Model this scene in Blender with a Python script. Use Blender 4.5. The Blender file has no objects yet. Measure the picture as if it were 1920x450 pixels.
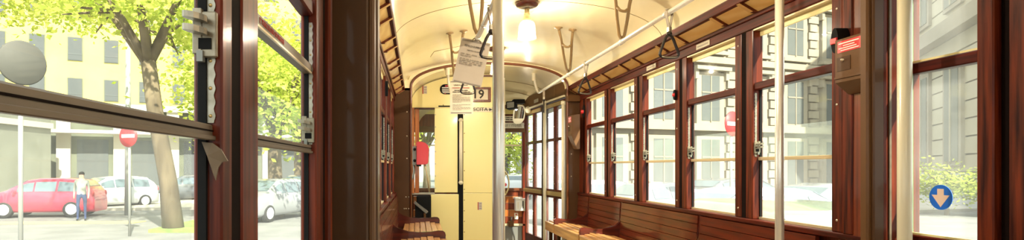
import bpy, bmesh, math, random
from mathutils import Vector, Matrix

random.seed(7)
S = bpy.context.scene
C = S.collection
PI = math.pi
H = 1.12            # eye height above the tram floor
F = 1050.0          # focal length in pixels of the 1920 px frame
STREET = -0.75      # street level below the tram floor

# ------------------------------------------------------------------ camera
cd = bpy.data.cameras.new('camera')
cam = bpy.data.objects.new('camera', cd)
C.objects.link(cam)
cam.location = (0, 0, H)
cam.rotation_euler = (PI / 2, 0, 0)
cd.sensor_fit = 'HORIZONTAL'
cd.sensor_width = 36.0
cd.lens = F / 1920 * 36
cd.shift_x = (960 - 783) / 1920
cd.shift_y = (314 - 225) / 1920
cd.clip_start = 0.02
cd.clip_end = 400
S.camera = cam

# ------------------------------------------------------------------ world, sun, exposure
w = bpy.data.worlds.new('world')
S.world = w
w.use_nodes = True
bg = w.node_tree.nodes['Background']
bg.inputs[0].default_value = (0.93, 0.97, 1.0, 1)
bg.inputs[1].default_value = 0.95
sd = bpy.data.lights.new('sun', 'SUN')
sd.energy = 5.2
sd.angle = math.radians(0.9)
sd.color = (1.0, 0.93, 0.80)
sun = bpy.data.objects.new('sun', sd)
C.objects.link(sun)
sun.location = (20, -30, 40)
sun.rotation_euler = Vector((0.32, -0.68, 0.66)).to_track_quat('Z', 'Y').to_euler()
LAMP_W = 13.0  # power of the fill lights added inside the ceiling lamps
S.view_settings.view_transform = 'Standard'
S.view_settings.look = 'None'
S.view_settings.gamma = 1.0
S.view_settings.use_curve_mapping = False
S.view_settings.exposure = 1.5


# ------------------------------------------------------------------ materials
def mat(name, col, rough=0.5, metal=0.0, coat=0.0, spec=0.5, col2=None, scale=(4, 4, 4), detail=4.0, lo=0.35, hi=0.65, bump=0.0, bscale=40.0, trans=0.0, kind='noise', bdist=0.002, crough=0.06):
    m = bpy.data.materials.new(name)
    m.use_nodes = True
    nt = m.node_tree
    n, l = nt.nodes, nt.links
    b = n['Principled BSDF']
    b.inputs['Base Color'].default_value = (*col, 1)
    b.inputs['Roughness'].default_value = rough
    b.inputs['Metallic'].default_value = metal
    b.inputs['Coat Weight'].default_value = coat
    b.inputs['Coat Roughness'].default_value = crough
    b.inputs['Specular IOR Level'].default_value = spec
    b.inputs['Transmission Weight'].default_value = trans
    tc = n.new('ShaderNodeTexCoord')
    if col2 is not None:
        mp = n.new('ShaderNodeMapping')
        mp.inputs['Scale'].default_value = scale
        l.new(tc.outputs['Object'], mp.inputs[0])
        if kind == 'wave':
            t = n.new('ShaderNodeTexWave')
            t.wave_type = 'RINGS'
            t.inputs['Scale'].default_value = 1.0
            t.inputs['Distortion'].default_value = 5.0
            t.inputs['Detail'].default_value = 2.0
            out = t.outputs['Fac']
        else:
            t = n.new('ShaderNodeTexNoise')
            t.inputs['Scale'].default_value = 1.0
            t.inputs['Detail'].default_value = detail
            out = t.outputs['Fac']
        l.new(mp.outputs[0], t.inputs['Vector'])
        r = n.new('ShaderNodeValToRGB')
        r.color_ramp.elements[0].position = lo
        r.color_ramp.elements[0].color = (*col, 1)
        r.color_ramp.elements[1].position = hi
        r.color_ramp.elements[1].color = (*col2, 1)
        l.new(out, r.inputs[0])
        l.new(r.outputs[0], b.inputs['Base Color'])
    if bump > 0:
        t2 = n.new('ShaderNodeTexNoise')
        t2.inputs['Scale'].default_value = bscale
        t2.inputs['Detail'].default_value = 3
        l.new(tc.outputs['Object'], t2.inputs['Vector'])
        bp = n.new('ShaderNodeBump')
        bp.inputs['Strength'].default_value = bump
        bp.inputs['Distance'].default_value = bdist
        l.new(t2.outputs['Fac'], bp.inputs['Height'])
        l.new(bp.outputs[0], b.inputs['Normal'])
        if coat > 0:
            l.new(bp.outputs[0], b.inputs['Coat Normal'])
    return m


def glass(name, haze=0.0, hazecol=(0.9, 0.93, 0.88), tint=(0.97, 1, 0.97), gloss=0.06, hscale=3.0, hvar=0.3):
    m = bpy.data.materials.new(name)
    m.use_nodes = True
    n, l = m.node_tree.nodes, m.node_tree.links
    n.remove(n['Principled BSDF'])
    out = n['Material Output']
    tr = n.new('ShaderNodeBsdfTransparent')
    tr.inputs[0].default_value = (*tint, 1)
    gl = n.new('ShaderNodeBsdfGlossy')
    gl.inputs['Roughness'].default_value = 0.02
    mx = n.new('ShaderNodeMixShader')
    mx.inputs[0].default_value = gloss
    l.new(tr.outputs[0], mx.inputs[1])
    l.new(gl.outputs[0], mx.inputs[2])
    last = mx
    if haze > 0:
        tl = n.new('ShaderNodeBsdfTranslucent')
        tl.inputs[0].default_value = (*hazecol, 1)
        df = n.new('ShaderNodeBsdfDiffuse')
        df.inputs[0].default_value = (*hazecol, 1)
        hm = n.new('ShaderNodeMixShader')
        hm.inputs[0].default_value = 0.3
        l.new(tl.outputs[0], hm.inputs[1])
        l.new(df.outputs[0], hm.inputs[2])
        tc = n.new('ShaderNodeTexCoord')
        t = n.new('ShaderNodeTexNoise')
        t.inputs['Scale'].default_value = hscale
        t.inputs['Detail'].default_value = 5
        l.new(tc.outputs['Object'], t.inputs['Vector'])
        r = n.new('ShaderNodeMapRange')
        r.inputs['From Min'].default_value = 0.3
        r.inputs['From Max'].default_value = 0.7
        r.inputs['To Min'].default_value = haze * (1 - hvar)
        r.inputs['To Max'].default_value = haze * (1 + hvar)
        l.new(t.outputs['Fac'], r.inputs['Value'])
        m2 = n.new('ShaderNodeMixShader')
        l.new(r.outputs[0], m2.inputs[0])
        l.new(mx.outputs[0], m2.inputs[1])
        l.new(hm.outputs[0], m2.inputs[2])
        last = m2
    l.new(last.outputs[0], out.inputs['Surface'])
    return m


def leafmat(name, c1, c2):
    m = bpy.data.materials.new(name)
    m.use_nodes = True
    n, l = m.node_tree.nodes, m.node_tree.links
    n.remove(n['Principled BSDF'])
    tc = n.new('ShaderNodeTexCoord')
    t = n.new('ShaderNodeTexNoise')
    t.inputs['Scale'].default_value = 1.3
    l.new(tc.outputs['Object'], t.inputs['Vector'])
    r = n.new('ShaderNodeValToRGB')
    r.color_ramp.elements[0].position = 0.35
    r.color_ramp.elements[0].color = (*c1, 1)
    r.color_ramp.elements[1].position = 0.65
    r.color_ramp.elements[1].color = (*c2, 1)
    l.new(t.outputs['Fac'], r.inputs[0])
    d = n.new('ShaderNodeBsdfDiffuse')
    tl = n.new('ShaderNodeBsdfTranslucent')
    l.new(r.outputs[0], d.inputs[0])
    l.new(r.outputs[0], tl.inputs[0])
    mx = n.new('ShaderNodeMixShader')
    mx.inputs[0].default_value = 0.5
    l.new(d.outputs[0], mx.inputs[1])
    l.new(tl.outputs[0], mx.inputs[2])
    l.new(mx.outputs[0], n['Material Output'].inputs['Surface'])
    return m


M = {}
M['cream'] = mat('cream_gloss_paint', (0.90, 0.78, 0.48), 0.25, coat=0.7, bump=0.10, bscale=3.0, bdist=0.03, crough=0.12, col2=(0.91, 0.80, 0.51), scale=(1.5, 1.5, 1.5))
M['seam'] = mat('dark_seam_line', (0.22, 0.14, 0.05), 0.6)  # dark brown of panel joints and partition rivets
M['yellow'] = mat('yellow_panel_paint', (0.88, 0.76, 0.32), 0.3, coat=0.3, col2=(0.90, 0.79, 0.35), scale=(2, 2, 2))
M['mahog_y'] = mat('mahogany_grain_lengthwise', (0.022, 0.003, 0.0015), 0.5, coat=0.16, crough=0.16, spec=0.12, col2=(0.115, 0.0105, 0.003), scale=(60, 3, 60), detail=6, lo=0.3, hi=0.72)
M['mahog_z'] = mat('mahogany_grain_upright', (0.022, 0.003, 0.0015), 0.5, coat=0.16, crough=0.16, spec=0.12, col2=(0.22, 0.034, 0.008), scale=(50, 50, 3), detail=7, lo=0.32, hi=0.82)
M['mahog_x'] = mat('mahogany_grain_across', (0.028, 0.004, 0.002), 0.4, coat=0.8, spec=0.2, col2=(0.11, 0.014, 0.006), scale=(3, 50, 50), detail=6, lo=0.3, hi=0.72)
M['orange_wood'] = mat('orange_varnished_wood', (0.30, 0.075, 0.015), 0.3, coat=0.5, col2=(0.48, 0.15, 0.03), scale=(40, 40, 2), detail=5)
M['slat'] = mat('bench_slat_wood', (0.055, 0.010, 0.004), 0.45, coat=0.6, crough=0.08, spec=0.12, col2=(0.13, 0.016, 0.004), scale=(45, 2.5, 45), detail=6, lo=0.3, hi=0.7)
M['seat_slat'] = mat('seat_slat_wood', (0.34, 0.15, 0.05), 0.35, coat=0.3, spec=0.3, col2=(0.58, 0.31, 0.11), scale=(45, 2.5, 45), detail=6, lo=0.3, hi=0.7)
M['panelwood'] = mat('red_brown_panel_wood', (0.09, 0.016, 0.005), 0.35, coat=0.25, spec=0.35, col2=(0.20, 0.040, 0.012), scale=(60, 60, 2), detail=5)
M['frieze'] = mat('honey_plywood', (0.84, 0.53, 0.17), 0.4, coat=0.3, col2=(0.92, 0.64, 0.24), scale=(9, 3.5, 9), kind='wave', lo=0.1, hi=0.9)
M['rib'] = mat('honey_rib_wood', (0.72, 0.42, 0.13), 0.4, coat=0.3, col2=(0.80, 0.50, 0.18), scale=(20, 20, 20))
M['brown'] = mat('brown_enamel', (0.066, 0.028, 0.009), 0.5, coat=0.15, spec=0.2, col2=(0.082, 0.036, 0.012), scale=(3, 3, 1.5), bump=0.08, bscale=14, bdist=0.004)
M['brown_light'] = mat('ochre_brown_enamel', (0.105, 0.046, 0.013), 0.5, coat=0.12, spec=0.25, col2=(0.125, 0.056, 0.017), scale=(3, 3, 3))
M['trimbrown'] = mat('arch_trim_brown', (0.14, 0.040, 0.015), 0.3, coat=0.4)
M['black'] = mat('black_rubber', (0.010, 0.010, 0.010), 0.7, spec=0.08)
M['void'] = mat('gap_shade_black', (0.008, 0.004, 0.003), 0.8, spec=0.05)  # black that paints the shaded window gaps; other near-black parts share it
M['chrome'] = mat('brushed_steel', (0.80, 0.78, 0.72), 0.24, metal=0.5, col2=(0.86, 0.84, 0.78), scale=(30, 30, 2))
M['rackmetal'] = mat('worn_nickel', (0.33, 0.30, 0.24), 0.36, metal=0.8, col2=(0.22, 0.19, 0.14), scale=(60, 60, 60))
M['sashmetal'] = mat('bronze_sash_metal', (0.115, 0.082, 0.050), 0.45, metal=0.25, col2=(0.155, 0.112, 0.07), scale=(30, 4, 30))
M['sashpale'] = mat('pale_sash_metal', (0.62, 0.50, 0.30), 0.35, metal=0.3)
M['creamrail'] = mat('cream_enamel_rail', (0.72, 0.66, 0.48), 0.3, coat=0.4)
M['bracket'] = mat('tan_bracket_enamel', (0.34, 0.22, 0.095), 0.35, coat=0.3)
M['brass'] = mat('brass', (0.62, 0.47, 0.22), 0.35, metal=0.8)
M['strip'] = mat('pale_yellow_head_strip', (0.86, 0.74, 0.36), 0.4)
M['white'] = mat('white_print', (0.80, 0.78, 0.72), 0.5)
M['paper'] = mat('white_paper', (0.54, 0.47, 0.40), 0.7, col2=(0.57, 0.50, 0.43), scale=(8, 8, 8))
M['paper2'] = mat('cream_paper', (0.74, 0.68, 0.54), 0.7, col2=(0.77, 0.71, 0.57), scale=(8, 8, 8))
M['ink'] = mat('dark_ink', (0.03, 0.022, 0.016), 0.7)
M['greyink'] = mat('grey_ink', (0.30, 0.26, 0.22), 0.7)
M['redink'] = mat('red_ink', (0.42, 0.05, 0.035), 0.7)
M['red'] = mat('red_plastic', (0.62, 0.022, 0.03), 0.35, coat=0.3)
M['plate'] = mat('aluminium_plate', (0.40, 0.36, 0.27), 0.4, metal=0.3, col2=(0.46, 0.41, 0.31), scale=(20, 20, 20))
M['blue'] = mat('blue_sticker', (0.012, 0.16, 0.72), 0.4)
M['peach'] = mat('peach_arrow', (0.85, 0.62, 0.48), 0.5)
M['grey'] = mat('grey_steel', (0.20, 0.20, 0.18), 0.45, metal=0.4)
M['mirror'] = mat('mirror_face', (0.75, 0.75, 0.72), 0.05, metal=1.0)
M['screw'] = mat('nickel_screw', (0.62, 0.55, 0.45), 0.3, metal=0.9)
M['loop'] = mat('dark_strap_loop', (0.016, 0.011, 0.010), 0.35, spec=0.3)
M['latchmetal'] = mat('bronze_latch_metal', (0.20, 0.165, 0.115), 0.35, metal=0.7, col2=(0.28, 0.235, 0.17), scale=(60, 60, 60))
M['strap'] = mat('grey_strap_webbing', (0.36, 0.30, 0.22), 0.6, col2=(0.24, 0.19, 0.13), scale=(60, 60, 20))
M['lampglass'] = glass('lamp_glass', haze=0.025, hazecol=(1.0, 0.95, 0.82), tint=(1, 0.98, 0.93), gloss=0.10, hvar=0.1)
M['glass'] = glass('clear_window_glass', haze=0.012, gloss=0.02)
M['dirty'] = glass('dusty_window_glass', haze=0.07, hazecol=(0.92, 0.93, 0.86), gloss=0.03, hscale=5, hvar=0.25)
M['dirty2'] = glass('lightly_dusty_window_glass', haze=0.08, hazecol=(0.93, 0.94, 0.88), gloss=0.016, hscale=5, hvar=0.3)
M['floor'] = mat('worn_floor_wood', (0.34, 0.24, 0.13), 0.55, col2=(0.44, 0.32, 0.18), scale=(30, 2, 30))
# outdoors
M['asphalt'] = mat('asphalt', (0.15, 0.15, 0.145), 0.9, col2=(0.20, 0.198, 0.19), scale=(1.2, 1.2, 1.2))
M['pave'] = mat('paving', (0.46, 0.43, 0.37), 0.9, col2=(0.54, 0.50, 0.43), scale=(1.5, 1.5, 1.5))
M['kerb'] = mat('yellow_kerb', (0.62, 0.47, 0.16), 0.8)
M['grass'] = mat('grass_verge', (0.14, 0.22, 0.05), 0.9, col2=(0.24, 0.30, 0.08), scale=(3, 3, 3))
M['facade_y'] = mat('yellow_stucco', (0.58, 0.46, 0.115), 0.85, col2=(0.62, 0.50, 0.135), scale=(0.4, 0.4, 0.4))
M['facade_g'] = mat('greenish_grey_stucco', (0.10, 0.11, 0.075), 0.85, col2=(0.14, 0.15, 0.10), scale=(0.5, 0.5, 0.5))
M['facade_b'] = mat('beige_stone', (0.21, 0.18, 0.13), 0.85, col2=(0.25, 0.215, 0.16), scale=(0.8, 0.8, 0.8), bump=0.2, bscale=6)
M['facade_b2'] = mat('warm_stone_moulding', (0.27, 0.235, 0.165), 0.85, col2=(0.31, 0.27, 0.195), scale=(1, 1, 1))
M['facade_d'] = mat('weathered_grey_render', (0.15, 0.155, 0.12), 0.85, col2=(0.20, 0.205, 0.165), scale=(0.5, 0.5, 0.5))
M['facade_w'] = mat('pale_stone', (0.42, 0.38, 0.27), 0.85, col2=(0.47, 0.42, 0.31), scale=(0.6, 0.6, 0.6))
M['facade_grey'] = mat('blue_grey_stone', (0.36, 0.38, 0.38), 0.85, col2=(0.46, 0.47, 0.46), scale=(0.8, 0.8, 0.8))
M['pane_b'] = mat('blue_grey_window_pane', (0.11, 0.12, 0.115), 0.25, spec=0.6)
M['shutter'] = mat('slate_shutter', (0.060, 0.068, 0.068), 0.6)
M['white_stucco'] = mat('white_stucco', (0.46, 0.43, 0.34), 0.8)
M['bark'] = mat('plane_tree_bark', (0.085, 0.062, 0.034), 0.9, col2=(0.17, 0.13, 0.075), scale=(3, 3, 1.2), bump=0.5, bscale=8)
M['leaf'] = leafmat('leaf_yellow_green', (0.30, 0.40, 0.035), (0.72, 0.74, 0.16))
M['leaf2'] = leafmat('leaf_mid_green', (0.25, 0.33, 0.04), (0.55, 0.60, 0.13))
M['tyre'] = mat('tyre_rubber', (0.02, 0.02, 0.02), 0.8)
M['carglass'] = mat('car_glass', (0.10, 0.14, 0.16), 0.08, spec=0.8)
M['headlamp'] = mat('headlamp_lens', (0.85, 0.87, 0.88), 0.1, spec=0.8)
M['signred'] = mat('sign_red', (0.55, 0.025, 0.03), 0.5)
M['signback'] = mat('weathered_sign_back', (0.075, 0.072, 0.058), 0.7)
M['post'] = mat('galvanised_post', (0.34, 0.34, 0.31), 0.5, metal=0.3)
CARP = {}


def carpaint(key, col):
    if key not in CARP:
        CARP[key] = mat('car_paint_' + key, col, 0.3, coat=0.9)
    return CARP[key]


# ------------------------------------------------------------------ mesh helpers
OFF = {}


def new():
    return bmesh.new()


def box(bm, x0, x1, y0, y1, z0, z1, bev=0.0):
    mtx = Matrix.Translation(((x0 + x1) / 2, (y0 + y1) / 2, (z0 + z1) / 2)) @ Matrix.Diagonal((abs(x1 - x0), abs(y1 - y0), abs(z1 - z0), 1))
    r = bmesh.ops.create_cube(bm, size=1, matrix=mtx)
    if bev > 0:
        es = set()
        for v in r['verts']:
            es.update(v.link_edges)
        bmesh.ops.bevel(bm, geom=list(es), offset=bev, segments=1, affect='EDGES', profile=0.5)
    return bm


def B(x0, x1, y0, y1, z0, z1, bev=0.0):
    return box(new(), x0, x1, y0, y1, z0, z1, bev)


def tube(bm, pts, r, seg=10, cap=True):
    pts = [Vector(p) for p in pts]
    rs = r if isinstance(r, (list, tuple)) else [r] * len(pts)
    rings = []
    ref = None
    for i, p in enumerate(pts):
        if i == 0:
            d = pts[1] - p
        elif i == len(pts) - 1:
            d = p - pts[i - 1]
        else:
            d = (pts[i + 1] - p).normalized() + (p - pts[i - 1]).normalized()
        d.normalize()
        if ref is None:
            ref = Vector((0, 0, 1)) if abs(d.z) < 0.9 else Vector((1, 0, 0))
        u = d.cross(ref)
        if u.length < 1e-5:
            ref = Vector((0, 1, 0))
            u = d.cross(ref)
        u.normalize()
        v = u.cross(d).normalized()
        ref = v
        rings.append([bm.verts.new(p + (u * math.cos(2 * PI * k / seg) + v * math.sin(2 * PI * k / seg)) * rs[i]) for k in range(seg)])
    for a, b in zip(rings[:-1], rings[1:]):
        for k in range(seg):
            f = bm.faces.new((a[k], a[(k + 1) % seg], b[(k + 1) % seg], b[k]))
            f.smooth = True
    if cap:
        bm.faces.new(rings[0])
        bm.faces.new(rings[-1][::-1])
    return bm


def lathe(bm, prof, c=(0, 0, 0), seg=20, axis='Z'):
    c = Vector(c)
    rings = []
    for r, t in prof:
        ring = []
        for k in range(seg):
            a = 2 * PI * k / seg
            x, y = r * math.cos(a), r * math.sin(a)
            p = {'Z': (x, y, t), 'Y': (x, t, y), 'X': (t, x, y)}[axis]
            ring.append(bm.verts.new(c + Vector(p)))
        rings.append(ring)
    for a, b in zip(rings[:-1], rings[1:]):
        for k in range(seg):
            f = bm.faces.new((a[k], a[(k + 1) % seg], b[(k + 1) % seg], b[k]))
            f.smooth = True
    return bm


def prism(bm, pts, d):
    """closed polygon (3-D points) extruded along d"""
    d = Vector(d)
    a = [bm.verts.new(Vector(p)) for p in pts]
    b = [bm.verts.new(Vector(p) + d) for p in pts]
    n = len(pts)
    bm.faces.new(a)
    bm.faces.new(b[::-1])
    for k in range(n):
        bm.faces.new((a[k], b[k], b[(k + 1) % n], a[(k + 1) % n]))
    return bm


def finish(name, bm, m, smooth=False):
    bmesh.ops.recalc_face_normals(bm, faces=bm.faces[:])
    me = bpy.data.meshes.new(name)
    bm.to_mesh(me)
    bm.free()
    if m is not None:
        me.materials.append(M[m] if isinstance(m, str) else m)
    if smooth:
        for p in me.polygons:
            p.use_smooth = True
    return me


def obj(name, bm, m, parent=None, smooth=False, label=None):
    if parent is not None:
        off = OFF.get(parent.name, Vector((0, 0, 0)))
        bmesh.ops.translate(bm, verts=bm.verts[:], vec=-off)
        loc = Vector((0, 0, 0))
    else:
        vs = [v.co for v in bm.verts]
        off = Vector(((min(v.x for v in vs) + max(v.x for v in vs)) / 2, (min(v.y for v in vs) + max(v.y for v in vs)) / 2, min(v.z for v in vs)))
        bmesh.ops.translate(bm, verts=bm.verts[:], vec=-off)
        loc = off
    me = finish(name, bm, m, smooth)
    o = bpy.data.objects.new(name, me)
    C.objects.link(o)
    o.parent = parent
    o.location = loc
    OFF[o.name] = off
    if label:
        o['label'] = label
    return o


def tag(o, label, cat=None, group=None, kind=None):
    o['label'] = label
    if cat:
        o['category'] = cat
    if group:
        o['group'] = group
    if kind:
        o['kind'] = kind
    return o


def thing(name, loc, label, cat=None, group=None, kind=None, local=False):
    o = bpy.data.objects.new(name, None)
    o.empty_display_size = 0.1
    C.objects.link(o)
    o.location = loc
    OFF[o.name] = Vector((0, 0, 0)) if local else Vector(loc)
    return tag(o, label, cat, group, kind)


def share(name, src, parent, loc=(0, 0, 0)):
    """another piece sharing the mesh of src"""
    o = src.copy()
    o.name = name
    C.objects.link(o)
    o.parent = parent
    o.location = loc
    OFF[o.name] = OFF.get(src.name, Vector((0, 0, 0)))
    return o


def copy_tree(o, parent=None):
    c = o.copy()
    C.objects.link(c)
    c.parent = parent
    for ch in list(o.children):
        copy_tree(ch, c)
    return c


def text(name, s, size, origin, right, up, m, parent, align='CENTER', width=None, depth=0.0006, bold=0.0):
    cu = bpy.data.curves.new('txt', 'FONT')
    cu.body = s
    cu.size = size
    cu.align_x = align
    cu.align_y = 'CENTER'
    cu.extrude = depth
    cu.resolution_u = 2
    cu.offset = bold
    t = bpy.data.objects.new('txt', cu)
    C.objects.link(t)
    bpy.context.view_layer.update()
    me = bpy.data.meshes.new_from_object(t.evaluated_get(bpy.context.evaluated_depsgraph_get()))
    bpy.data.objects.remove(t)
    bpy.data.curves.remove(cu)
    xs = [v.co.x for v in me.vertices]
    sx = 1.0
    if width and xs:
        sx = width / (max(xs) - min(xs))
    r = Vector(right).normalized()
    u = Vector(up).normalized()
    nrm = r.cross(u)
    off = OFF.get(parent.name, Vector((0, 0, 0))) if parent else Vector((0, 0, 0))
    o0 = Vector(origin) - off
    for v in me.vertices:
        v.co = o0 + r * v.co.x * sx + u * v.co.y + nrm * v.co.z
    me.materials.clear()
    me.materials.append(M[m])
    me.name = name
    o = bpy.data.objects.new(name, me)
    C.objects.link(o)
    o.parent = parent
    OFF[o.name] = off
    return o


def bars(bm, o, right, up, rows, th=0.0008):
    """short raised strips: printed lines too small to read.  rows: (u0, u1, v, height)"""
    o = Vector(o)
    r = Vector(right).normalized()
    u = Vector(up).normalized()
    n = r.cross(u)
    for (a, b, v, h) in rows:
        p = [o + r * a + u * (v - h / 2), o + r * b + u * (v - h / 2), o + r * b + u * (v + h / 2), o + r * a + u * (v + h / 2)]
        prism(bm, p, n * th)
    return bm


def printed(u0, u1, v, h, n, gap=0.12):
    """one printed line cut into n word-like dashes"""
    out = []
    x = u0
    ws = [random.uniform(0.6, 1.4) for _ in range(n)]
    tot = sum(ws)
    for q in ws:
        wd = (u1 - u0) * q / tot
        out.append((x, x + wd * (1 - gap), v, h))
        x += wd
    return out


# ================================================================== THE TRAM: shell
CX = 0.785
XR, XL = 1.83, -0.27
PITCH = 0.741
PY = 6.25                      # portal plane
HEAD, TRANS, SILL = 0.742, 0.435, -0.277


def ceil_h(x):
    u = min(1.0, abs(x - CX) / 0.955)
    return 0.88 + 0.305 * max(0.0, 1 - u * u) ** 0.44


fl = obj('floor', B(-0.35, 1.95, -3.0, 8.3, -0.08, 0.0), 'floor')
tag(fl, 'worn wooden tram floor below the benches', kind='structure')

# ceiling: lofted vault with thickness
bm = new()
us = [math.sin(t * PI / 2) for t in [(-1 + 2 * i / 48) for i in range(49)]]
prof = [(CX + 0.955 * u, H + ceil_h(CX + 0.955 * u)) for u in us]
ys = [-3.0 + i * (PY + 3.0) / 20 for i in range(21)]
g = [[bm.verts.new((x, y, z)) for x, z in prof] for y in ys]
for a, b in zip(g[:-1], g[1:]):
    for k in range(len(prof) - 1):
        f = bm.faces.new((a[k], a[k + 1], b[k + 1], b[k]))
        f.smooth = True
ceiling = obj('ceiling', bm, 'cream')
tag(ceiling, 'glossy cream vaulted tram ceiling', kind='structure')
for sy in (3.97, 1.6):
    bm = new()
    tube(bm, [(x, sy, z - 0.0005) for x, z in prof], 0.0022, 6)
    obj('panel_seam', bm, 'seam', ceiling)
# inspection flap outline on the ceiling
bm = new()
pts = [(0.13, 5.62), (0.16, 5.40), (0.42, 5.36)]
tube(bm, [(x, y, H + ceil_h(x) - 0.001) for x, y in pts], 0.002, 6)
obj('hatch_seam', bm, 'seam', ceiling)
# outer roof skin keeps daylight out
bm = new()
g = [[bm.verts.new((x, y, z)) for x, z in [(-0.36, H + 0.79), (-0.30, H + 1.05), (0.1, H + 1.26), (CX, H + 1.31), (1.47, H + 1.26), (1.87, H + 1.05), (1.93, H + 0.79)]] for y in (-3.0, 8.4)]
for k in range(6):
    bm.faces.new((g[0][k], g[0][k + 1], g[1][k + 1], g[1][k]))
obj('roof_skin', bm, 'brown', ceiling)


def side(sg):
    """returns function mapping depth (metres outward from face plane) to X"""
    if sg > 0:
        return lambda d: 1.80 + d
    return lambda d: -0.255 - d


def bx(f, d0, d1, y0, y1, h0, h1, bev=0.0):
    a, b = f(d0), f(d1)
    return B(min(a, b), max(a, b), y0, y1, H + h0, H + h1, bev)


def build_wall(sg, name, label, ranges, ribs_at):
    f = side(sg)
    r = thing(name, (f(0.04), (ranges[0][0] + ranges[-1][1]) / 2, 0), label, kind='structure')
    for (y0, y1) in ranges:
        obj('lower_panel', bx(f, 0.03, 0.09, y0, y1, -H, SILL - 0.028), 'panelwood', r)
        obj('sill_board', bx(f, -0.02, 0.07, y0, y1, SILL - 0.026, SILL, 0.004), 'mahog_y', r)
        obj('header_beam', bx(f, -0.004, 0.055, y0, y1, HEAD, 0.815, 0.004), 'mahog_y', r)
        bm = new()
        obj('header_moulding', bx(f, -0.016, 0.0, y0, y1, 0.795, 0.820, 0.004), 'mahog_y', r)
        obj('top_rail', bx(f, -0.112, -0.085, y0, y1, 0.862, 0.912, 0.004), 'mahog_y', r)
        # fill above the frieze up to the roof skin
        obj('cove_backing', bx(f, -0.08, 0.10, y0, y1, 0.90, 0.93), 'panelwood', r)
    # honey frieze panels and ribs
    cuts = sorted(ribs_at)
    for a, b in zip(cuts[:-1], cuts[1:]):
        if b - a < 0.05 or not any(y0 <= (a + b) / 2 <= y1 for y0, y1 in ranges):
            continue
        bm = new()
        prism(bm, [(f(-0.006), a + 0.004, H + 0.815), (f(-0.088), a + 0.004, H + 0.864), (f(-0.084), a + 0.004, H + 0.872), (f(0.0), a + 0.004, H + 0.824)], (0, b - a - 0.008, 0))
        obj('frieze_panel', bm, 'frieze', r)
    rib = None
    for y in cuts:
        if not any(y0 - 0.01 <= y <= y1 + 0.01 for y0, y1 in ranges):
            continue
        bm = new()
        prism(bm, [(f(-0.004), y - 0.016, H + 0.815), (f(-0.040), y - 0.016, H + 0.819), (f(-0.111), y - 0.016, H + 0.861), (f(-0.086), y - 0.016, H + 0.868)], (0, 0.032, 0))
        rb = obj('rib', bm, 'panelwood', r)
        bm = new()
        prism(bm, [(f(-0.041), y - 0.015, H + 0.8185), (f(-0.1115), y - 0.015, H + 0.8605), (f(-0.110), y - 0.015, H + 0.8625), (f(-0.040), y - 0.015, H + 0.8205)], (0, 0.030, 0))
        obj('rib_cap', bm, 'rib', rb)
    return r


GR = [3.093 + PITCH * k for k in range(-1, 5)]        # gap centres of the far right windows
ribs = []
for gc in GR[1:-1]:
    ribs += [gc - 0.14, gc + 0.14]
ribs = [2.21, 2.352 + 0.14] + ribs + [6.058 - 0.14, 6.24]
wr = build_wall(1, 'wall_right', 'mahogany tram side wall with honey wood frieze above right windows', [(2.16, PY)], ribs)
wr2 = build_wall(1, 'wall_right_rear', 'mahogany tram side wall behind the side door', [(-3.0, 0.52)], [-3.0, -2.3, -1.56, -0.8, -0.1, 0.52])
ribs_l = [-0.69 + 0.14, 0.052 - 0.14, 0.052 + 0.14, 0.793 - 0.14, 0.793 + 0.14, 1.534 - 0.14, 1.534 + 0.14, 1.95] + ribs[1:]
wl = build_wall(-1, 'wall_left', 'mahogany tram side wall with sawtooth ribs above left windows', [(-3.0, PY)], ribs_l)
for rt, sg_, a_, b_ in ((wr, 1, 6.083, PY), (wl, -1, 6.083, PY), (wl, -1, -3.0, -2.195), (wr2, 1, -3.0, -1.745)):
    obj('end_panel', bx(side(sg_), 0.004, 0.05, a_, b_, SILL, HEAD, 0.003), 'mahog_z', rt)
# header strip over the side door
f = side(1)
dh = thing('trim_1', (1.86, 1.34, H + 0.74), 'mahogany header over the side door', kind='structure')
obj('header_beam', bx(f, 0.0, 0.12, 0.52, 2.16, HEAD, 0.93), 'mahog_y', dh)
obj('top_rail', bx(f, -0.112, 0.0, 0.52, 2.16, 0.862, 0.912), 'mahog_y', dh)

WN = [0]


def latch(parent, f, y, h, s=1.0, sg=1):
    """sliding window latch: back plate, two finger levers and a hook, on the far jamb"""
    bm = new()
    x = f(0.016)
    box(bm, f(0.004), f(0.024), y - 0.012 * s, y - 0.003, H + h, H + h + 0.062 * s, 0.0015)
    p = obj('latch', bm, 'latchmetal', parent)
    bm = new()
    box(bm, f(0.022), f(0.034), y - 0.014 * s, y - 0.004, H + h + 0.004, H + h + 0.066 * s, 0.001)
    obj('latch_plate', bm, 'latchmetal', p)
    for k in (0.030, 0.047):
        bm = new()
        n = 14
        for m_ in range(1):
            pts = []
            for q in range(n):
                a = 2 * PI * q / n
                pts.append((f(0.026 + 0.016 * s * math.cos(a)), y - 0.026 * s + 0.014 * s * math.sin(a), H + h + k * s + 0.003 * math.cos(a)))
            prism(bm, pts, (0, 0, 0.008 * s))
        obj('finger_lever', bm, 'latchmetal', p)
    obj('latch_slot', B(min(f(0.010), f(0.026)), max(f(0.010), f(0.026)), y - 0.0145 * s, y - 0.010, H + h + 0.010, H + h + 0.024), 'black', p)
    bm = new()
    box(bm, f(0.020), f(0.028), y - 0.016 * s, y - 0.004, H + h - 0.006, H + h + 0.008)
    obj('hook', bm, 'grey', p)
    return p


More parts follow.
